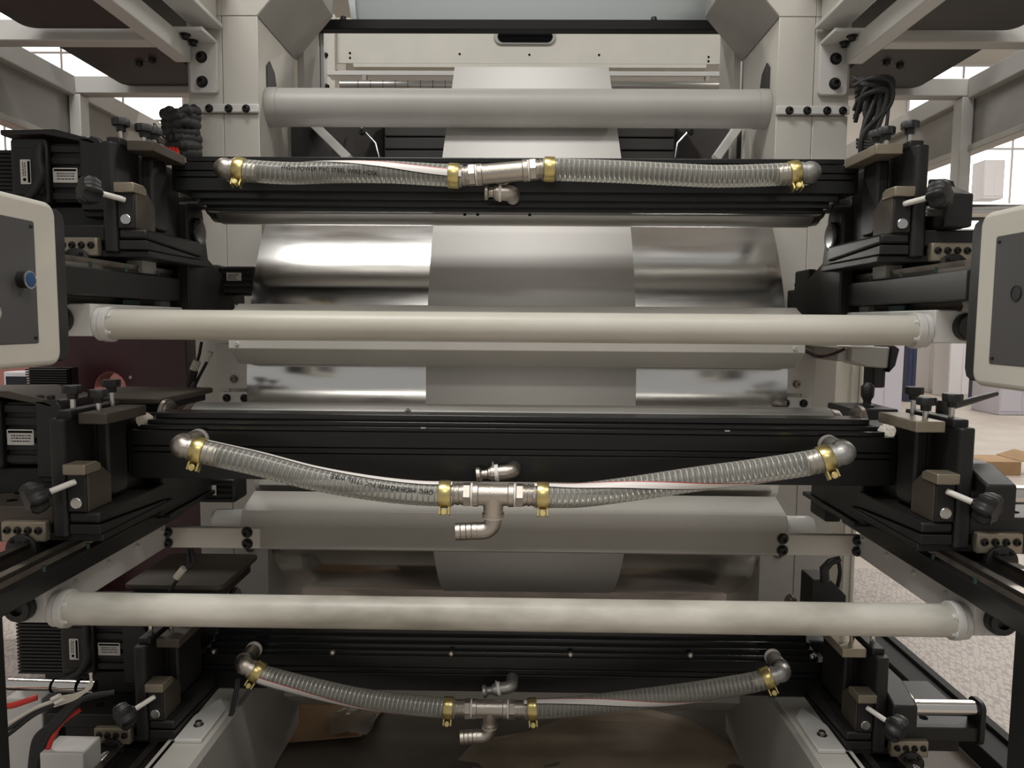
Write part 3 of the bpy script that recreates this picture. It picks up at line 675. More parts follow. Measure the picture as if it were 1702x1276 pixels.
# ================================================================== HOSES AND FITTINGS
HR = .0275
def frames(path):
    out = []
    for i, p in enumerate(path):
        t = (path[min(i+1, len(path)-1)]-path[max(i-1, 0)]).normalized()
        fr = Vector((0, -1, 0)); fr = (fr-fr.dot(t)*t).normalized(); up = fr.cross(t)
        if up.z < 0: up = -up
        out.append((p, t, fr, up))
    return out
def sample(fr, path, L, s):
    # point frame at arc length s
    s = max(0, min(s, L[-1]-1e-6))
    import bisect
    i = max(0, bisect.bisect_right(L, s)-1); u = (s-L[i])/max(1e-9, L[i+1]-L[i])
    a, b = fr[i], fr[i+1]
    return a[0].lerp(b[0], u), a[1].lerp(b[1], u), a[2].lerp(b[2], u), a[3].lerp(b[3], u)
def hose(label, pts, stripe=None, lines=None, text=None, pitch=.0125):
    path = spline(pts, 90); fr = frames(path); L = [0]
    for i in range(1, len(path)): L.append(L[-1]+(path[i]-path[i-1]).length)
    c = path[len(path)//2]
    t = thing('clear_hose', label, 'hose', (c.x, c.y, c.z-HR))
    n = 28; vs = []; fs = []; N = int(L[-1]/pitch)*4
    for i in range(N+1):
        p, tt, f, u = sample(fr, path, L, L[-1]*i/N); r = HR*(1.0 if i % 4 else 1.022)
        for j in range(n):
            a = 2*math.pi*j/n; vs.append(p+(f*math.cos(a)+u*math.sin(a))*r)
    for i in range(N):
        for j in range(n): q = (j+1) % n; fs.append((i*n+j, i*n+q, (i+1)*n+q, (i+1)*n+j))
    obj('hose_wall', MB().add(vs, fs), 'hose_clear', t)
    # steel wire helix inside the wall
    turns = int(L[-1]/pitch); hp = []
    for i in range(turns*16+1):
        p, tt, f, u = sample(fr, path, L, L[-1]*i/(turns*16)); a = 2*math.pi*i/16; hp.append(p+(f*math.cos(a)+u*math.sin(a))*HR*.93)
    obj('wire_helix', MB().tube(hp, .0015, 5), 'wire', t)
    obj('liner', MB().tube([q[0] for q in fr][::3], HR*.82, 20), 'hose_core', t)
    def ribbon(f0, f1, w, material, name, s0=0., s1=1., rr=1.03):
        v = []; g = []; M_ = 80
        for i in range(M_+1):
            q = i/M_; p, tt, f, u = sample(fr, path, L, L[-1]*(s0+(s1-s0)*q))
            qq = q*q*(3-2*q); ph = math.radians(f0+(f1-f0)*qq)
            for j in range(5):
                a = ph+math.radians(w)*(j/4-.5); v.append(p+(f*math.cos(a)+u*math.sin(a))*HR*rr)
        for i in range(M_):
            for j in range(4): g.append((i*5+j, i*5+j+1, i*5+j+6, i*5+j+5))
        obj(name, MB().add(v, g), material, t)
    if stripe:
        f0, f1, w = stripe[:3]
        ribbon(f0, f1, w, 'stripe', 'white_stripe')
        ribbon(f0+w*.5, f1+w*.5, 4, 'red_line', 'red_stripe_edge', rr=1.035)
        ribbon(f0-w*.5, f1-w*.5, 4, 'ink', 'dark_stripe_edge', rr=1.035)
    for (f0, f1, w, mname) in (lines or []): ribbon(f0, f1, w, mname, 'printed_line', rr=1.035)
    if text:
        body, size, s0, ph0, ph1, flip = text
        cu = bpy.data.curves.new('t', 'FONT'); cu.body = body; cu.size = size
        to = bpy.data.objects.new('t', cu); COL.objects.link(to); bpy.context.view_layer.update()
        me = bpy.data.meshes.new_from_object(to.evaluated_get(bpy.context.evaluated_depsgraph_get()))
        bpy.data.objects.remove(to); W_ = max(v.co.x for v in me.vertices)
        vv = []
        for v in me.vertices:
            x, y = v.co.x, v.co.y-size*.35
            s = s0-x if flip else s0+x
            p, tt, f, u = sample(fr, path, L, s); ph = math.radians(ph0+(ph1-ph0)*x/W_)+(-y if flip else y)/HR
            vv.append(p+(f*math.cos(ph)+u*math.sin(ph))*HR*1.04)
        obj('printed_text', MB().add(vv, [tuple(pl.vertices) for pl in me.polygons]), 'ink', t)
    return path
def clamp(label, c, d, side=-1):
    """gold band round a hose at c, along d; bolt housing hangs below"""
    d = Vector(d).normalized(); c = Vector(c); R = HR+.0025
    dn = Vector((0, -.35, -1)); dn = (dn-dn.dot(d)*d).normalized(); fr_ = d.cross(dn).normalized()
    if fr_.y > 0: fr_ = -fr_
    if side > 0: dn = Vector((0, 1, .2)); dn = (dn-dn.dot(d)*d).normalized(); fr_ = Vector((0, 0, -1))
    t = thing('hose_clamp', label, 'clamp', tuple(c-Vector((0, 0, R))), 'gold hose clamps')
    w = .0135
    obj('band', MB().lathe(c-d*w, c+d, [(0, R-.002), (0, R), (.002, R+.0012), (2*w-.002, R+.0012), (2*w, R), (2*w, R-.002)], 40), 'brass', t)
    for q in (-1, 1):
        e = c+d*(q*w*.78)+dn*(R+.006); b = MB()
        a1, a2, a3 = d*.0022, fr_*.010, dn*.011
        vs = [e+x*a1+y*a2+z*a3 for x, y, z in ((-1,-1,-1),(1,-1,-1),(1,1,-1),(-1,1,-1),(-1,-1,1),(1,-1,1),(1,1,1),(-1,1,1))]
        b.add(vs, [(3,2,1,0),(4,5,6,7),(0,1,5,4),(1,2,6,5),(2,3,7,6),(3,0,4,7)])
        obj('lug', b, 'brass', t, bev=.0008)
    e = c+dn*(R+.011)
    obj('screw_head', MB().lathe(e-fr_*.004, e+fr_, [(0, .0045), (.014, .0045), (.014, .0078), (.020, .0078), (.0215, .006)], 18), 'brass', t)
def tail(parent, p, d, length=.055):
    # ribbed hose tail that enters a hose
    pr = [(0, .0235)]; q = 0
    while q < length: pr += [(q, .0255), (q+.011, .0225)]; q += .011
    obj('hose_tail', MB().lathe(p, Vector(p)+Vector(d), pr, 28), 'stainless', parent)
def bend(a, corner, b, r, n=10):
    a, corner, b = Vector(a), Vector(corner), Vector(b); da = (a-corner).normalized(); db = (b-corner).normalized()
    p0, p1 = corner+da*r, corner+db*r; out = [a]
    for i in range(n+1):
        u = i/n; out.append(p0*(1-u)**2+corner*2*u*(1-u)+p1*u*u)
    out.append(b); return out
HOSES = {}
def hose_set(k, CL, CR, Lp, Rp, TL, TR, mats):
    yc = CHY[k]; D = DECK[k]; ends = {}
    for s, C, pts in ((-1, CL, Lp), (1, CR, Rp)):
        S = SIDE[s]; C = Vector(C); first = Vector(pts[0] if s < 0 else pts[-1]); d = (first-C).normalized()
        t = thing('pipe_elbow', '%s pipe elbow at the %s end of the %s hose' % ('dull grey' if s > 0 else 'brownish steel', S, D), 'elbow', (C.x, C.y, C.z-.026))
        O = Vector((C.x, yc+.002, C.z))
        pth = bend(O, C, C+d*.040, .024)
        obj('elbow_body', MB().tube(pth, [.0225]*2+[.0225+.0045*math.sin(math.pi*i/9) for i in range(10)]+[.0235], 28), 'cast_grey' if (s > 0) else 'stainless', t)
        obj('socket_ring', MB().lathe(C+d*.026, C+d*2, [(0, .0262), (.012, .0262), (.014, .0235)], 30), 'cast_grey' if s > 0 else 'stainless', t)
        obj('nipple', MB().lathe((C.x, C.y+.022, C.z), (C.x, yc, C.z), [(0, .0255), (.010, .0255), (.012, .0215), (yc-C.y-.022, .0215)], 28), 'stainless_dark', t)
        obj('seal_tape', MB().lathe((C.x, yc-.012, C.z), (C.x, yc, C.z), [(0, .0235), (.012, .0245)], 28), 'ptfe', t)
        tail(t, C+d*.036, d, .045)
        ends[s] = (C, d, first)
    # hoses
    P1, P2 = mats
    for s, pts, opts in ((-1, Lp, P1), (1, Rp, P2)):
        C, d, f = ends[s]
        full = [C+d*.046]+list(pts)+[Vector(TL)] if s < 0 else [Vector(TR)]+list(pts)+[C+d*.046]
        full = [Vector(p) for p in full]
        a = ['clear wire-reinforced %s hose between the %s elbow and the tee' % (D, SIDE[s])][0]
        pa = hose(a, full, **opts)
        if s < 0:
            clamp('gold hose clamp at the left elbow of the %s hose' % D, pa[2], pa[3]-pa[1])
            clamp('gold hose clamp on the left side of the %s tee' % D, pa[-4], pa[-3]-pa[-5], 1 if k == 0 else -1)
        else:
            clamp('gold hose clamp at the right elbow of the %s hose' % D, pa[-3], pa[-2]-pa[-4])
            clamp('gold hose clamp on the right side of the %s tee' % D, pa[3], pa[4]-pa[2], 1 if k == 0 else -1)
    # tee
    TL, TR = Vector(TL), Vector(TR); ax = (TR-TL).normalized(); c = (TL+TR)/2; hl = (TR-TL).length/2
    t = thing('pipe_tee', 'stainless pipe tee joining the two %s hoses' % D, 'tee', (c.x, c.y, c.z-.03))
    bl = hl-(.038, .046, .050)[k]
    obj('tee_body', MB().lathe(c-ax*bl, c+ax, [(0, .0255), (.001, .0272), (.012, .0272), (.014, .0248), (2*bl-.014, .0248), (2*bl-.012, .0272), (2*bl-.001, .0272), (2*bl, .0255)], 36), 'stainless', t)
    for s in (-1, 1):
        e = c+ax*(s*bl)
        obj('seal_ring', MB().cyl(e, e+ax*(s*.004), .0262, n=30), 'ptfe', t)
        hx = MB(); hexnut(hx, e+ax*(s*.004), e+ax*(s*.022), .0275); obj('hex_nut', hx, 'stainless', t)
        tail(t, e+ax*(s*.020), ax*s, .05)
    if k == 0:
        obj('branch', MB().lathe(c, c+Vector((0, 1, 0)), [(0, .022), (.03, .022), (.03, .0255), (yc-c.y+.001, .0255)], 30), 'stainless', t)
    else:
        dn = Vector((0, 0, -1)); bb = c+dn*.050
        obj('branch', MB().lathe(c, c+dn, [(0, .0245), (.026, .0235), (.030, .0225), (.042, .0225), (.042, .0250), (.0505, .0250)], 32), 'stainless', t)
        obj('seal_ring', MB().cyl(bb, bb+dn*.0035, .0235, n=30), 'ptfe', t)
        o2 = thing('barbed_elbow', 'barbed stainless outlet elbow hanging from the %s tee' % D, 'elbow', tuple(bb+dn*.06))
        e0 = bb+dn*.0035; cor = e0+dn*.030+Vector((0, -.001, 0)); en = cor+Vector((-.078, -.004, -.001))
        obj('elbow_body', MB().tube(bend(e0, cor, cor+Vector((-.040, 0, 0)), .030, 12), .0195, 28), 'stainless', o2)
        pr = []; q = 0; Lb = (en-(cor+Vector((-.036, 0, 0)))).length
        while q < Lb: pr += [(q, .0185), (q+.0025, .0202), (q+.0125, .0192)]; q += .0125
        obj('barb', MB().lathe(cor+Vector((-.036, 0, 0)), en, pr+[(pr[-1][0], .016), (pr[-1][0]-.01, .015)], 28), 'stainless', o2)
# upper set
y = 1.90
hose_set(0, P(368, 279, y), P(1352, 285, y), [P(p, q, y) for p, q in ((412, 284), (480, 288), (560, 286), (640, 286), (700, 289))],
         [P(p, q, y) for p, q in ((960, 283), (1040, 286), (1120, 290), (1200, 293), (1300, 290))], P(768, 293, y), P(902, 281, y),
         (dict(stripe=(110, 5, 38), text=('HIGH-POWER PVC STEEL WIRE HOSE', .0145, .115, 22, -18, False)), dict()))
y = 1.645
hose_set(1, P(297, 741, y), P(1408, 752, y), [P(p, q, y) for p, q in ((345, 752), (430, 771), (520, 794), (610, 810), (690, 819))],
         [P(p, q, y) for p, q in ((960, 823), (1050, 812), (1150, 797), (1260, 782), (1350, 768))], P(752, 821, y), P(888, 823, y),
         (dict(stripe=(100, 78, 40), text=('OPIC  HIGH-POWER PVC STEEL WIRE', .0140, .545, 18, 40, True)), dict(stripe=(75, -95, 34))))
y = 2.05
hose_set(2, P(402, 1104, y), P(1303, 1117, y), [P(p, q, y) for p, q in ((445, 1124), (520, 1143), (600, 1160), (690, 1172))],
         [P(p, q, y) for p, q in ((950, 1174), (1040, 1164), (1150, 1150), (1250, 1134))], P(756, 1177, y), P(872, 1179, y),
         (dict(stripe=(-10, -78, 40)), dict(stripe=(75, -95, 36))))
# drain couplings on the chambers
for k, (cx, cy, ex, ey, Y) in enumerate(((852, 321, 806, 319, 1.925), (853, 783, 792, 789, 1.71), (851, 1141, 803, 1149, 2.10))):
    C = P(cx, cy, Y); E = P(ex, ey, Y); d = (E-C).normalized(); L = (E-C).length; r = (.0195, .0172, .018)[k]
    t = thing('drain_coupling', 'small steel cam coupling above the %s tee' % DECK[k] if k else 'small steel cam coupling below the upper tee', 'coupling', (C.x, C.y, C.z-r))
    obj('elbow_body', MB().tube(bend((C.x, CHY[k]+.03, C.z), C, C+d*L*.42, .018), r, 24), 'cast_grey' if k == 2 else 'stainless', t)
    obj('seal_ring', MB().cyl(C+d*L*.40, C+d*L*.50, r*1.16, n=26), 'ptfe', t)
    a = L*.50
    obj('cam_plug', MB().lathe(C+d*a, E, [(0, r*1.05), (L*.10, r*1.05), (L*.12, r*.85), (L*.16, r*.85), (L*.20, r*.62), (L*.34, r*.62), (L*.40, r*1.0), (L*.49, r*1.05), (L*.5, r*.9)], 26), 'cast_grey' if k == 2 else 'stainless', t)
    obj('locking_pin', MB().cyl(C+d*L*.56, C+d*L*.56+Vector((0, 0, .028)), .0022, n=10), 'zinc', t)

# ================================================================== INTERDECK DRYERS
def dryer(label, poly, x0, x1, z):
    t = thing('dryer_box', label, 'dryer', (0, poly[0][0], min(p[1] for p in poly)))
    obj('dryer_shell', MB().prism(poly, x0, x1, 'x'), 'paint', t, bev=.002)
    return t
t = dryer('beige interdeck dryer box behind the upper support tube', [(2.185, zc(508, 2.16)), (2.13, zc(508, 2.13)), (2.05, zc(527, 2.05)), (2.05, zc(583, 2.05)), (2.12, zc(608, 2.12)), (2.185, zc(609, 2.18))], xc(380, 2.05), xc(1338, 2.05), 0)
for px in (395, 1320): bolt(t, (xc(px, 2.05), 2.05, zc(575, 2.05)), (0, -1, 0), .005, 'paint_white')
t = dryer('beige interdeck dryer box below the middle hoses', [(2.235, zc(820, 2.235)), (2.13, zc(853, 2.13)), (2.115, zc(879, 2.115)), (2.07, zc(916, 2.07)), (2.20, zc(918, 2.2)), (2.235, zc(912, 2.235))], xc(396, 2.13), xc(1319, 2.13), 0)
for s in (-1, 1):
    obj('duct_stub', MB().lathe((s*.80, 2.18, zc(868, 2.18)), (s*.90, 2.18, zc(868, 2.18)), [(0, .030), (.09, .030), (.10, .024)], 30), 'paint_white', t)
t = dryer('shaded beige interdeck dryer box under the lower hoses', [(2.60, zc(1138, 2.60)), (2.44, zc(1138, 2.44)), (2.44, zc(1163, 2.44)), (2.52, zc(1176, 2.5)), (2.60, zc(1176, 2.6))], -.80, .80, 0)

# ================================================================== OPERATOR PANELS
for s in (-1, 1):
    u = .84; t = thing('operator_panel', ('beige operator panel with a blue push button beside the upper left carriage' if s < 0 else 'beige operator panel with a round dark hole beside the upper right carriage'), 'panel', (s*.88, 1.2, 1.41))
    yf, z1, z0, gyf, g1, g0 = (1.385, 1.712, 1.413, 1.318, 1.671, 1.455) if s < 0 else (1.346, 1.698, 1.393, 1.295, 1.652, 1.434)
    obj('bezel', MB().prism(rrect(.98, yf, z0, z1, .026, 6), s*u, s*(u+.045), 'x'), 'hmi_body', t, bev=.010, seg=4)
    obj('rear_housing', MB().prism(rrect(.95, yf+.075, z0+.004, z1-.002, .022, 2), s*(u+.032), s*(u+.085), 'x'), 'black_plastic', t, bev=.003)
    fp = obj('face_plate', MB().prism(rrect(1.03, gyf, g0, g1, .004, 2), s*(u-.001), s*(u+.01), 'x'), 'hmi_face', t, bev=.001)
    for zz in (g0+.010, g1-.010): bolt(fp, (s*(u-.0005), gyf-.010, zz), (-s, 0, 0), .0022, 'black_steel', 'panel_screw')
    if s < 0:
        for k, (yy, zz, m) in enumerate(((1.276, P(33, 464, 1.262).z, 'blue'), (1.185, P(33, 520, 1.25).z, 'zinc'))):
            bt = obj('push_button', MB().lathe((s*u, yy, zz), (s*(u-.05), yy, zz), [(0, .0145), (.012, .0145), (.014, .0155), (.018, .0155), (.018, .0135)], 30), 'black_plastic', t)
            obj('button_ring', MB().lathe((s*(u-.0165), yy, zz), (s*(u-.05), yy, zz), [(0, .0157), (.002, .0157), (.0025, .0135)], 30), 'zinc', bt)
            obj('button_face', MB().lathe((s*(u-.016), yy, zz), (s*(u-.05), yy, zz), [(0, .0135), (.003, .0135), (.0035, .012)], 30), m, bt)
    else:
        pz = P(1686, 487, 1.233).z
        obj('hole_ring', MB().lathe((s*(u-.002), 1.233, pz), (s*(u-.01), 1.233, pz), [(0, .0125), (.0012, .0125), (.0012, .0115), (.0004, .0115)], 30), 'black_plastic', t)
        obj('hole', MB().cyl((s*u, 1.233, pz), (s*(u-.0023), 1.233, pz), .0115, n=30), 'ink', t)
    p = thing('front_leg', 'black front leg under the %s end of the middle slide rail' % SIDE[s], 'leg', (s*.96, 1.3, 0))
    obj('leg_post', MB().box(s*.935, s*.985, 1.27, 1.325, .012, .95), 'black_steel', p, bev=.004)
    obj('leg_foot', MB().box(s*.90, s*1.02, 1.23, 1.365, 0, .012), 'black_steel', p, bev=.002)

# ================================================================== DRIVES BEHIND THE CARRIAGES
def drive_cover(label, x0, x1, y0, y1, z0, z1):
    t = thing('drive_cover', label, 'cover', ((x0+x1)/2, y0, z0))
    obj('cover_lid', MB().prism(rrect(min(x0, x1), max(x0, x1), y0, y1, .02), z1-.016, z1, 'z'), 'brown_steel', t, bev=.004)
    obj('cover_box', MB().box(x0+.02, x1-.02, y0+.02, y1-.02, z0, z1-.016), 'black_steel', t, bev=.004)
drive_cover('dark brown drive cover beside the left end of the middle roller', xc(96, 1.95), xc(284, 1.98), 1.92, 2.26, zc(690, 1.95), zc(661, 1.93, 200))
drive_cover('dark brown drive cover behind the left end of the lower support tube', xc(206, 2.15), xc(372, 2.15), 2.1, 2.4, zc(1000, 2.15), zc(968, 2.12, 280))
def small_motor(label, px0, px1, py0, py1, Y, lab=None):
    a, b = P(px0, py1, Y), P(px1, py0, Y); t = thing('small_motor', label, 'motor', ((a.x+b.x)/2, Y, a.z))
    w = b.x-a.x; h = b.z-a.z
    obj('motor_body', MB().box(a.x+w*.25, b.x, Y+.01, Y+.11, a.z+h*.04, b.z-h*.04), 'black_anod', t, bev=.008)
    obj('motor_cap', MB().box(a.x, a.x+w*.28, Y+.002, Y+.118, a.z, b.z), 'black_steel', t, bev=.006)
    for q in range(4): obj('motor_fin', MB().box(a.x+w*.3, b.x-w*.05, Y+.004, Y+.012, a.z+h*(.12+.2*q), a.z+h*(.20+.2*q)), 'black_steel', t)
    if lab:
        c0, c1 = P(lab[0], lab[3], Y-.002), P(lab[1], lab[2], Y-.002)
        pl = obj('rating_plate', MB().box(c0.x, c1.x, Y+.001, Y+.0035, c0.z, c1.z), 'label_white', t)
        pm = MB(); rnd = random.Random(px0)
        for q in range(4): pm.box(c0.x+(c1.x-c0.x)*.08, c0.x+(c1.x-c0.x)*rnd.uniform(.6, .92), Y+.0004, Y+.001, c0.z+(c1.z-c0.z)*(.15+.2*q), c0.z+(c1.z-c0.z)*(.22+.2*q))
        obj('plate_print', pm, 'ink', pl)
small_motor('small black motor in front of the left pillar under the upper chamber', 340, 422, 440, 492, 2.28, (376, 400, 453, 466))
small_motor('small black motor left of the dryer below the middle chamber', 300, 388, 795, 838, 2.16, (332, 358, 807, 823))
small_motor('small black motor in front of the right pillar under the upper chamber', 1342, 1398, 447, 512, 2.28)
small_motor('small black motor right of the dryer below the middle chamber', 1372, 1470, 800, 868, 2.10)
# roller end carriers seen between chamber and pillar
for k, (Y, py0, py1) in enumerate(((2.02, 330, 520), (1.83, 700, 870), (2.2, 1060, 1200))):
    for s in (-1, 1):
        z1, z0 = zc(py0, Y), zc(py1, Y)
        t = thing('roller_carrier', 'black plate carrier behind the %s %s carriage' % (DECK[k], SIDE[s]), 'carrier', (s*.93, Y, z0))
        obj('carrier_plate', MB().prism([(Y+.03, z0), (Y+.36, z0), (Y+.33, z0+.28*(z1-z0)), (Y+.16, z0+.50*(z1-z0)), (Y+.13, z1-.02), (Y+.10, z1), (Y+.03, z1-.01)], s*.895, s*.99, 'x'), 'black_steel', t, bev=.005)
        obj('bearing_cap', MB().lathe((s*.897, Y+.085, z0+.72*(z1-z0)), (s*.86, Y+.085, z0+.72*(z1-z0)), [(0, .04), (.012, .04), (.014, .036), (.016, .022)], 32), 'black_gloss', t)
        obj('foot', MB().box(s*.885, s*1.0, Y+.05, Y+.40, z0-.012, z0+.001), 'black_anod', t, bev=.003)
# camera-like gearbox, lever and block at the right of the middle roller
Y = 2.28
t = thing('gear_case', 'grey gear case with black cover below the right end of the upper support tube', 'gearbox', P(1467, 640, Y))
a, b = P(1412, 612, Y), P(1481, 577, Y)
obj('case_body', MB().prism([(a.x, a.z+.02), (a.x+.05, a.z+.005), (b.x-.004, a.z), (b.x, b.z), (a.x, b.z)], Y, Y+.10, 'y'), 'paint', t, bev=.006)
obj('case_rim', MB().prism([(b.x-.006, a.z-.012), (b.x+.012, a.z+.01), (b.x+.022, b.z-.005), (b.x+.006, b.z+.006), (b.x-.004, b.z)], Y-.01, Y+.11, 'y'), 'black_steel', t, bev=.003)
c0, c1 = P(1453, 645, Y), P(1476, 612, Y)
obj('plug_socket', MB().box(c0.x, c1.x, Y+.01, Y+.08, c0.z, c1.z+.01), 'black_plastic', t, bev=.006)
obj('mount_plate', MB().box(a.x-.03, a.x+.02, Y+.02, PY+.004, a.z+.02, b.z-.004), 'paint', t, bev=.003)
obj('case_wire', MB().tube(spline([P(1338, 583, 2.3), P(1360, 592, 2.28), P(1380, 590, 2.28), P(1404, 580, 2.28)], 20), .005, 8), 'maroon', t)
Y = 1.98
a, b = P(1414, 718, Y), P(1494, 680, Y)
t = thing('lock_block', 'black block with upright knob at the right end of the middle roller', 'block', (a.x, Y, a.z))
obj('block_body', MB().box(a.x, b.x, Y, Y+.16, a.z-.04, b.z), 'black_steel', t, bev=.004)
k0 = P(1441, 676, Y+.05); 
obj('upright_knob', MB().lathe(k0, k0+Vector((0, 0, 1)), [(0, .018), (.006, .018), (.008, .010), (.018, .010), (.03, .016), (.055, .017), (.066, .008)], 20, lobes=3, amp=.12), 'black_plastic', t)
Y = 1.72
p0, p1 = P(1567, 684, Y), P(1656, 654, Y+.1)
t = thing('clamp_lever', 'black clamping lever sticking out above the middle right carriage', 'lever', p0)
obj('lever_hub', MB().lathe(p0-Vector((0, 0, .03)), p0+Vector((0, 0, 1)), [(0, .013), (.03, .015), (.05, .015), (.056, .011)], 20), 'black_plastic', t)
obj('lever_arm', MB().tube([p0+Vector((0, 0, .008)), (p0+p1)/2+Vector((0, 0, .004)), p1], [.010, .0085, .006], 12), 'black_plastic', t)
Y = 1.95
t = thing('grab_handle', 'black bent grab handle at the outside of the upper right carriage', 'handle', P(1555, 330, Y))
obj('handle_bar', MB().tube([P(1545, 303, Y), P(1570, 302, Y), P(1580, 304, Y), P(1582, 311, Y), P(1575, 322, Y), P(1556, 345, Y)], .008, 12), 'black_plastic', t)
Y = 2.2
a, b = P(1350, 1000, Y), P(1392, 964, Y)
t = thing('toggle_block', 'black block with bent toggle lever beside the right end of the middle dryer', 'block', (a.x, Y, a.z))
obj('block_body', MB().prism([(a.x, a.z-.05), (b.x+.03, a.z-.05), (b.x+.03, a.z+.02), (b.x-.02, b.z), (a.x, b.z)], Y, Y+.10, 'y'), 'black_steel', t, bev=.004)
obj('toggle_lever', MB().tube([P(1371, 966, Y), P(1370, 945, Y), P(1380, 934, Y), P(1396, 928, Y)], [.014, .014, .012, .009], 12), 'black_plastic', t)
obj('toggle_cable', MB().tube(spline([P(1392, 925, Y), P(1396, 950, Y), P(1392, 975, Y+.02)], 12), .006, 8), 'rubber', t)

# ================================================================== LEFT: MAROON GUARD
Y = 2.75
xa, xb = xc(60, Y), xc(310, Y); zt, zm, zl = zc(500, Y, 200), zc(664, Y, 200), zc(990, Y, 200)
hx, hr = xc(181, Y), .062
arch = [(hx+hr*math.cos(math.radians(a)), zm+.045+hr*1.0*math.sin(math.radians(a))) for a in range(180, -1, -12)]
t = thing('drive_guard', 'dark maroon sheet metal drive guard left of the drum', 'guard', (xa, Y, zl))
poly = [(xa, zm), (hx-hr, zm)]+arch+[(hx+hr, zm), (xb-.05, zm), (xb, zm+.05), (xb, zt-.08), (xb-.08, zt), (xa, zt)]
obj('guard_sheet', MB().prism(poly, Y, Y+.006, 'y'), 'maroon', t)
obj('lower_sheet', MB().box(xa, xb+.07, Y, Y+.006, zl, zm-.002), 'maroon', t)
obj('guard_side', MB().box(xb-.002, xb+.004, Y, Y+.45, zm, zt-.08), 'maroon', t)
obj('hole_collar', MB().prism([(hx+hr*math.cos(math.radians(a)), zm+.045+hr*math.sin(math.radians(a))) for a in range(180, -1, -12)]+[(hx+(hr-.005)*math.cos(math.radians(a)), zm+.045+(hr-.005)*math.sin(math.radians(a))) for a in range(0, 181, 12)], Y+.006, Y+.09, 'y'), 'pink', t)
bolt(t, P(217, 627, Y-.001), (0, -1, 0), .004, 'zinc')
o = obj('pink_partition', MB().box(-2.6, -1.25, 3.35, 3.38, .3, 2.0), 'pink', loc=(-2, 3.35, .3)); tag(o, 'pinkish brown partition seen behind the maroon guard', 'partition')
t = thing('control_box', 'small white control box with dark screen at the far left', 'box', P(25, 660, 2.9))
a, b = P(8, 668, 2.9), P(46, 618, 2.9)
obj('box_body', MB().box(a.x, b.x, 2.9, 3.0, a.z, b.z), 'cab_white', t, bev=.004)
obj('box_stand', MB().box((a.x+b.x)/2-.02, (a.x+b.x)/2+.02, 2.93, 2.97, 0, a.z+.005), 'cab_white', t)
obj('screen', MB().box(a.x+.012, b.x-.004, 2.895, 2.902, a.z+.03, b.z-.018), 'dark_glass', t)
t = thing('vent_grille', 'black ribbed vent grille between the left panel and the maroon guard', 'grille', P(75, 650, 2.55))
a, b = P(44, 660, 2.55), P(110, 612, 2.55)
for q in range(12):
    z = a.z+(b.z-a.z)*q/12; obj('grille_rib', MB().box(a.x, b.x, 2.55, 2.57, z, z+(b.z-a.z)/22), 'black_steel', t)
obj('grille_back', MB().box(a.x, b.x, 2.57, 2.58, a.z, b.z), 'ink', t)
obj('grille_stand', MB().box(a.x, b.x, 2.58, 2.62, 0, b.z), 'black_steel', t)

# ================================================================== CABLES
t = thing('cable_bundle', 'black coiled cable bundle hanging at the left pillar', 'cables', P(300, 260, 2.5))
rc = random.Random(5)
for q in range(7):
    py = 181+q*11.5; c = [P(277+rc.uniform(-4, 6), py+rc.uniform(-3, 4), 2.46+rc.uniform(-.03, .02)), P(290, py+6+rc.uniform(-4, 4), 2.42), P(306, py+rc.uniform(-4, 5), 2.41+rc.uniform(-.03, .02)), P(328, py+5, 2.48)]
    pth = spline(c, 18); obj('cable_coil', MB().tube(pth, [.015+rc.uniform(-.003, .006) for i in range(19)], 10), 'rubber', t)
for q in range(6):
    pth = spline([P(278+q*4, 235+q*3, 2.42), P(256-q*2, 205+q*5, 2.38), P(262, 232+q*3, 2.38), P(276+q*3, 262, 2.4)], 24); obj('thin_wire', MB().tube(pth, .0018, 6), 'rubber', t)
for q in range(4):
    pth = spline([P(277+q*6, 246, 2.40), P(281+q*5, 258, 2.38), P(292+q*3, 272, 2.40)], 14); obj('red_wire', MB().tube(pth, .0055, 8), 'red_cable', t)
t = thing('cable_bundle', 'black cable bundle arching over beside the right pillar', 'cables', P(1430, 270, 2.5))
for q in range(16):
    o_ = random.uniform; Yb = 2.42+o_(-.05, .05); tx = 1478+o_(-26, 6); ty = 128+o_(-8, 26)
    pth = spline([P(1418+o_(0, 10), 128+q*5, Yb+.05), P((1418+tx)/2, ty-4+q*1.5, Yb), P(tx, ty+8, Yb), P(tx+3-q*1.2, ty+45, Yb), P(1452+o_(-22, 6), 225, Yb), P(1426+o_(0, 22), 285, Yb+.02)], 36)
    obj('cable', MB().tube(pth, o_(.0045, .008), 8), 'rubber', t)
for q in range(3):
    pth = spline([P(1424, 232+6*q, 2.4), P(1450, 236+4*q, 2.36), P(1470, 220+3*q, 2.36), P(1478, 170, 2.38)], 20); obj('cable', MB().tube(pth, .005, 8), 'rubber', t)
t = thing('sensor_lead', 'black sensor leads with white connectors hanging at the left of the dryer', 'cable', P(325, 640, 2.3))
for q, pts in enumerate(([(335, 568), (331, 590), (326, 605), (318, 630), (302, 668)], [(352, 585), (343, 603), (333, 622), (318, 650), (298, 672)])):
    obj('lead', MB().tube(spline([P(x, y_, 2.28) for x, y_ in pts], 24), .005, 8), 'rubber', t)
a, b = P(321, 616, 2.27), P(328, 600, 2.27); obj('connector', MB().cyl(a, b, .012, n=14), 'white_cable', t)
a, b = P(343, 600, 2.27), P(349, 585, 2.27); obj('connector', MB().cyl(a, b, .008, n=14), 'white_cable', t)
obj('connector_boot', MB().cyl(P(317, 632, 2.27), P(322, 615, 2.27), .014, n=14), 'rubber', t)
t = thing('sensor_lead', 'black sensor lead with pale connector below the left tie plate', 'cable', P(310, 960, 2.05))
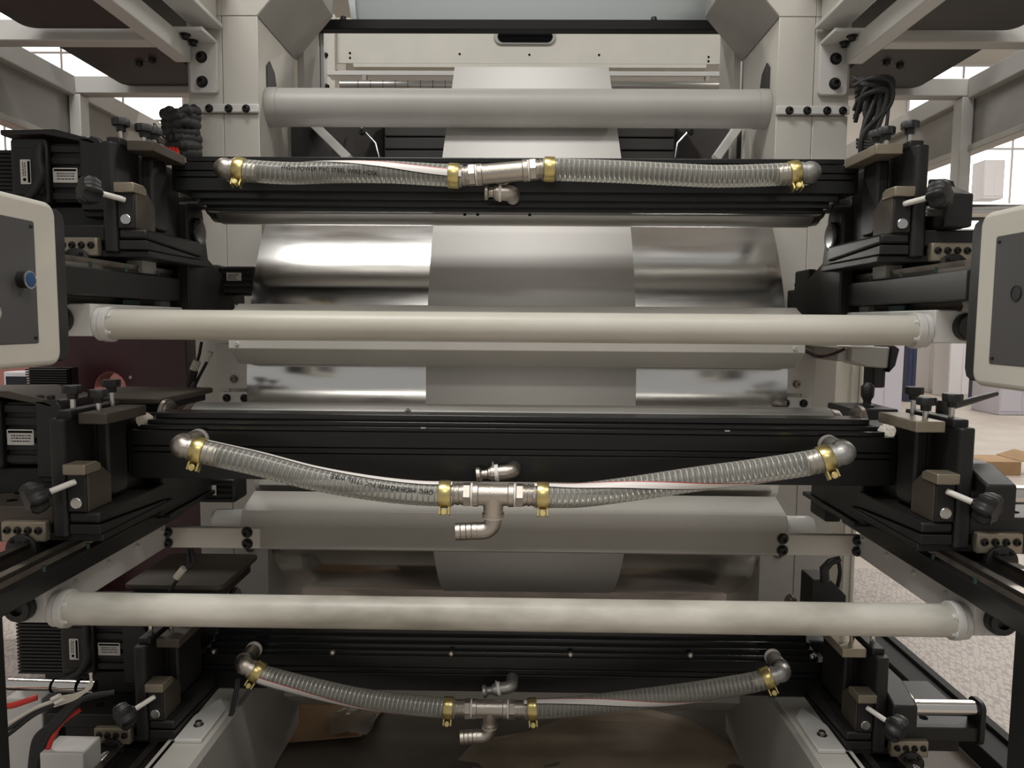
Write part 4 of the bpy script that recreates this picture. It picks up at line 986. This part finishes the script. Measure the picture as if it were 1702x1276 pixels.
for q in range(2): obj('lead', MB().tube(spline([P(312+q*6, 912, 2.05), P(314+q*8, 930, 2.04), P(313+q*2, 942, 2.03), P(298, 958, 2.03), P(282, 982, 2.05)], 20), .0055, 8), 'rubber', t)
obj('connector', MB().cyl(P(293, 960, 2.02), P(306, 944, 2.02), .010, n=14), 'white_cable', t)
t = thing('sensor_lead', 'black lead and plug lying on the lower left arm', 'cable', P(375, 1230, 2.0))
for q in range(2): obj('lead', MB().tube(spline([P(398-q*4, 1128, 2.06), P(392-q*3, 1160, 2.03), P(383-q*2, 1195, 2.0), P(368, 1224, 1.96)], 20), .005, 8), 'rubber', t)
obj('connector', MB().cyl(P(357, 1238, 1.93), P(369, 1222, 1.95), .009, n=14), 'nylon', t)
obj('connector_boot', MB().cyl(P(340, 1262, 1.90), P(358, 1236, 1.93), .015, n=14), 'rubber', t)
obj('connector_boot', MB().cyl(P(330, 1276, 1.88), P(342, 1258, 1.90), .011, n=14), 'rubber', t)
# lower left wiring
Y = 1.80
t = thing('guide_rod', 'bright chrome rod in front of the lower left motor', 'rod', P(80, 1148, Y))
obj('rod_body', MB().cyl(P(16, 1136, Y), P(158, 1141, Y), .0155, n=28), 'shaft', t)
for px in (88, 130): obj('cable_tie', MB().cyl(P(px, 1138.5, Y), P(px+3.5, 1138.7, Y), .0172, n=24), 'ink', t)
t = thing('wire_loom', 'loose wire loom with white ferrules and a red cable at the lower left', 'cables', P(90, 1200, Y))
rw = random.Random(3)
for q in range(5):
    obj('thin_wire', MB().tube(spline([P(152+rw.uniform(-3, 3), 1118, Y-.04), P(150+rw.uniform(-4, 4), 1140, Y-.05), P(128, 1152+q*2, Y-.06), P(98-q*2, 1158+q*4, Y-.07)], 22), .0022, 6), 'white_cable', t)
for q, (x, y_) in enumerate(((86, 1162), (92, 1168))): obj('ferrule', MB().cyl(P(x, y_, Y-.07), P(x+14, y_-7, Y-.07), .005, n=10), 'ptfe', t)
obj('red_wire', MB().tube(spline([P(-6, 1174, Y-.05), P(20, 1172, Y-.06), P(45, 1164, Y-.06), P(62, 1158, Y-.05)], 20), .0075, 10), 'red_cable', t)
for q in range(5):
    obj('black_cable', MB().tube(spline([P(190-q*10, 1150+q*2, Y-.02), P(140-q*6, 1160+q*3, Y-.05), P(105-q*5, 1195+q*2, Y-.06), P(80-q*5, 1225, Y-.06), P(64-q*3, 1262, Y-.06), P(62-q*3, 1300, Y-.06)], 34), .0065, 8), 'rubber', t)
obj('red_wire', MB().tube(spline([P(134, 1178, Y-.03), P(104, 1200, Y-.05), P(86, 1228, Y-.06), P(76, 1262, Y-.06), P(74, 1300, Y-.06)], 26), .006, 8), 'red_cable', t)
for q in range(3):
    obj('black_cable', MB().tube(spline([P(110, 1158+q*3, Y-.06), P(60, 1176+q*5, Y-.07), P(25, 1196+q*8, Y-.07), P(-10, 1215+q*12, Y-.07)], 22), .005, 8), 'rubber' if q else 'white_cable', t)
t = thing('floor_bracket', 'white painted bracket legs at the lower left corner', 'bracket', (xc(25, 1.9), 1.9, 0))
obj('bracket_leg', MB().box(xc(-20, 1.95), xc(42, 1.95), 1.95, 2.02, 0, zc(1160, 1.95, 20)), 'paint_white', t, bev=.004)
obj('bracket_arm', MB().box(xc(48, 1.75), xc(122, 1.75), 1.72, 1.80, .12, zc(1240, 1.75, 90)), 'paint_white', t, bev=.004)

# ================================================================== FLOOR ITEMS UNDER AND BESIDE THE PRESS
for s in (-1, 1):
    t = thing('base_rail', 'black base rail on the floor along the %s of the press' % SIDE[s], 'rail', (s*1.6, 1.6, 0))
    obj('rail_body', MB().box(s*1.60, s*1.72, 1.4, 7, 0, .07), 'black_matte', t, bev=.004)
    obj('rail_lip', MB().box(s*1.70, s*1.735, 1.4, 7, .07, .085), 'black_matte', t, bev=.002)
    o = obj('tread_plate', MB().box(s*1.74, s*3.2, 1.2, 4.4, 0.0, .03), 'tread', loc=(s*2.4, 2, 0)); tag(o, 'pale tread plate walkway on the floor at the %s of the press' % SIDE[s], 'plate')
def sheet(label, pts, z0, material, seed, amp=.01, cat='sheet'):
    # thin irregular sheet on the floor with curled rim
    rnd = random.Random(seed); c = Vector((sum(p[0] for p in pts)/len(pts), sum(p[1] for p in pts)/len(pts))); vs = []; fs = []; n = len(pts); R = 8
    vs.append((c.x, c.y, z0))
    for r in range(1, R+1):
        for p in pts:
            q = c+(Vector(p)-c)*(r/R); vs.append((q.x, q.y, z0+amp*(r/R)**4*(1+math.sin(q.x*19+seed)+math.sin(q.y*23))+.001*math.sin(q.x*31)))
    for i in range(n): fs.append((0, 1+i, 1+(i+1) % n))
    for r in range(R-1):
        for i in range(n): j = (i+1) % n; fs.append((1+r*n+i, 1+r*n+j, 1+(r+1)*n+j, 1+(r+1)*n+i))
    o = obj('floor_sheet', MB().add(vs, fs), material, loc=(c.x, c.y, z0)); md = o.modifiers.new('thick', 'SOLIDIFY'); md.thickness = .002; md.offset = 1
    tag(o, label, cat); return o
def fl(px, py): p = P(px, py, 2.0); d = p-CAM; q = CAM+d*(CAM.z/(-d.z)); return (q.x, q.y)
sheet('brown cardboard sheet on the floor at the bottom centre', [fl(*p) for p in ((745, 1276), (790, 1240), (880, 1225), (960, 1190), (1060, 1180), (1140, 1200), (1230, 1250), (1270, 1290), (1000, 1300), (820, 1310))], .004, 'sheet', 2, .012)
sheet('orange-brown cardboard sheet on the floor left of the plastic film', [fl(*p) for p in ((478, 1172), (560, 1166), (640, 1180), (600, 1230), (470, 1240), (440, 1205))], .004, 'card', 5, .004)
# crumpled clear film
rf = random.Random(11); c = Vector((*fl(588, 1205), .05)); vs = []; fs = []
for i in range(9):
    for j in range(9):
        u, v = (i/8-.5), (j/8-.5); k_ = max(0, 1-(u*u*4+v*v*4)*.6)
        vs.append((c.x+u*.17*(1-.9*v*v), c.y+v*.20*(1-.9*u*u), c.z+.03*rf.random()*k_-.04+.035*k_))
for i in range(8):
    for j in range(8): fs.append((i*9+j, i*9+j+1, (i+1)*9+j+1, (i+1)*9+j))
o = obj('plastic_film', MB().add(vs, fs), 'clear_film', loc=(c.x, c.y, c.z-.05)); tag(o, 'crumpled clear plastic film lying on the floor below the lower left hose', 'film')
o = obj('floor_shade_sheet', MB().prism(rrect(-1.595, 1.595, 1.45, 7.0, .05), .0005, .003, 'z'), 'floor_dark', loc=(0, 3, 0)); tag(o, 'dark brown floor sheet with the shade under the drum in its colour', 'mat')  # added sheet: brown floor, with the shade under the press painted in

# ================================================================== BACKGROUND AT THE RIGHT
def block(name, label, cat, px0, px1, py0, py1, Y, dep, material, trim=None):
    if Y is None: Y = fl((px0+px1)/2, py1)[1]
    a, b = P(px0, py1, Y), P(px1, py0, Y); z0 = 0 if py1 > 600 else a.z
    t = thing(name, label, cat, ((a.x+b.x)/2, Y, z0))
    obj('body', MB().box(a.x, b.x, Y+.012, Y+dep, z0, b.z), material, t, bev=.01)
    n = 2; w = (b.x-a.x)/n
    for i in range(n): obj('door_panel', MB().box(a.x+i*w+.012, a.x+(i+1)*w-.012, Y, Y+.02, z0+.06, b.z-.02), trim or material, t, bev=.004)
    return t
block('machine_cabinet', 'lavender machine cabinet on a black plinth behind the right carriage', 'cabinet', 1436, 1506, 540, 692, None, .6, 'cab_lav')
block('tall_cabinet', 'dark navy tall cabinet beside the lavender machine cabinet', 'cabinet', 1506, 1530, 500, 668, None, .6, 'navy')
block('white_cabinet', 'white cabinet standing far behind the navy cabinet', 'cabinet', 1543, 1572, 480, 652, None, .6, 'cab_white')
block('white_cabinet', 'pale grey cabinet standing behind the right operator panel', 'cabinet', 1575, 1628, 480, 660, None, .6, 'cab_white')
block('floor_cabinet', 'dark navy low cabinet beneath the right operator panel', 'cabinet', 1634, 1660, 610, 672, None, .5, 'navy')
block('floor_cabinet', 'lavender low cabinet at the right edge under the operator panel', 'cabinet', 1661, 1740, 600, 690, None, .8, 'cab_lav')
block('wall_cabinet', 'pale wall cabinet with door in front of the right window', 'cabinet', 1634, 1672, 265, 330, 18.0, .5, 'cab_white')
block('machine_cover', 'cream curved machine cover beside the right pillar foot', 'cover', 1408, 1440, 600, 705, 3.4, .3, 'hmi_body')
cx_, cy_ = fl(1660, 790)
t = thing('carton', 'opened brown cardboard carton on the floor behind the middle right carriage', 'carton', (cx_, cy_, 0))
obj('carton_body', MB().box(cx_-.18, cx_+.22, cy_, cy_+.4, .0, .14), 'card', t, bev=.004)
for s in (-1, 1): obj('carton_flap', MB().prism([(cx_-.18 if s < 0 else cx_+.22, .14), (cx_-.36 if s < 0 else cx_+.40, .20), (cx_-.36 if s < 0 else cx_+.40, .206), (cx_-.18 if s < 0 else cx_+.22, .147)], cy_, cy_+.4, 'y'), 'card', t)
o = obj('floor_pole', MB().cyl((cx_-.5, cy_-.6, .02), (cx_-.1, cy_-1.2, .02), .02, n=14), 'cab_white', loc=(cx_-.3, cy_-.9, 0)); tag(o, 'white pole lying on the floor in front of the carton', 'pole')
# ceiling lamps: first two follow the drum reflections, the rest are unseen and added
LW = ['above the left front of the press', 'above the right front of the press', 'behind the camera, unseen and added for light', 'far behind the left walkway, added to light the background', 'behind the right walkway, added to light the background', 'at the far right of the hall, added to light the background']
for i, (lx, ly, lz, lp) in enumerate(LAMPS):
    t = thing('hall_lamp', 'long white ceiling lamp hanging ' + LW[i], 'lamp', (lx, ly, lz+.02), 'ceiling lamps of the hall')
    obj('lamp_housing', MB().box(lx-1.22, lx+1.22, ly-.27, ly+.27, lz+.03, lz+.12), 'cab_white', t, bev=.01)
    obj('lamp_hanger', MB().cyl((lx, ly, lz+.12), (lx, ly, 10.5), .01, n=8), 'zinc', t)
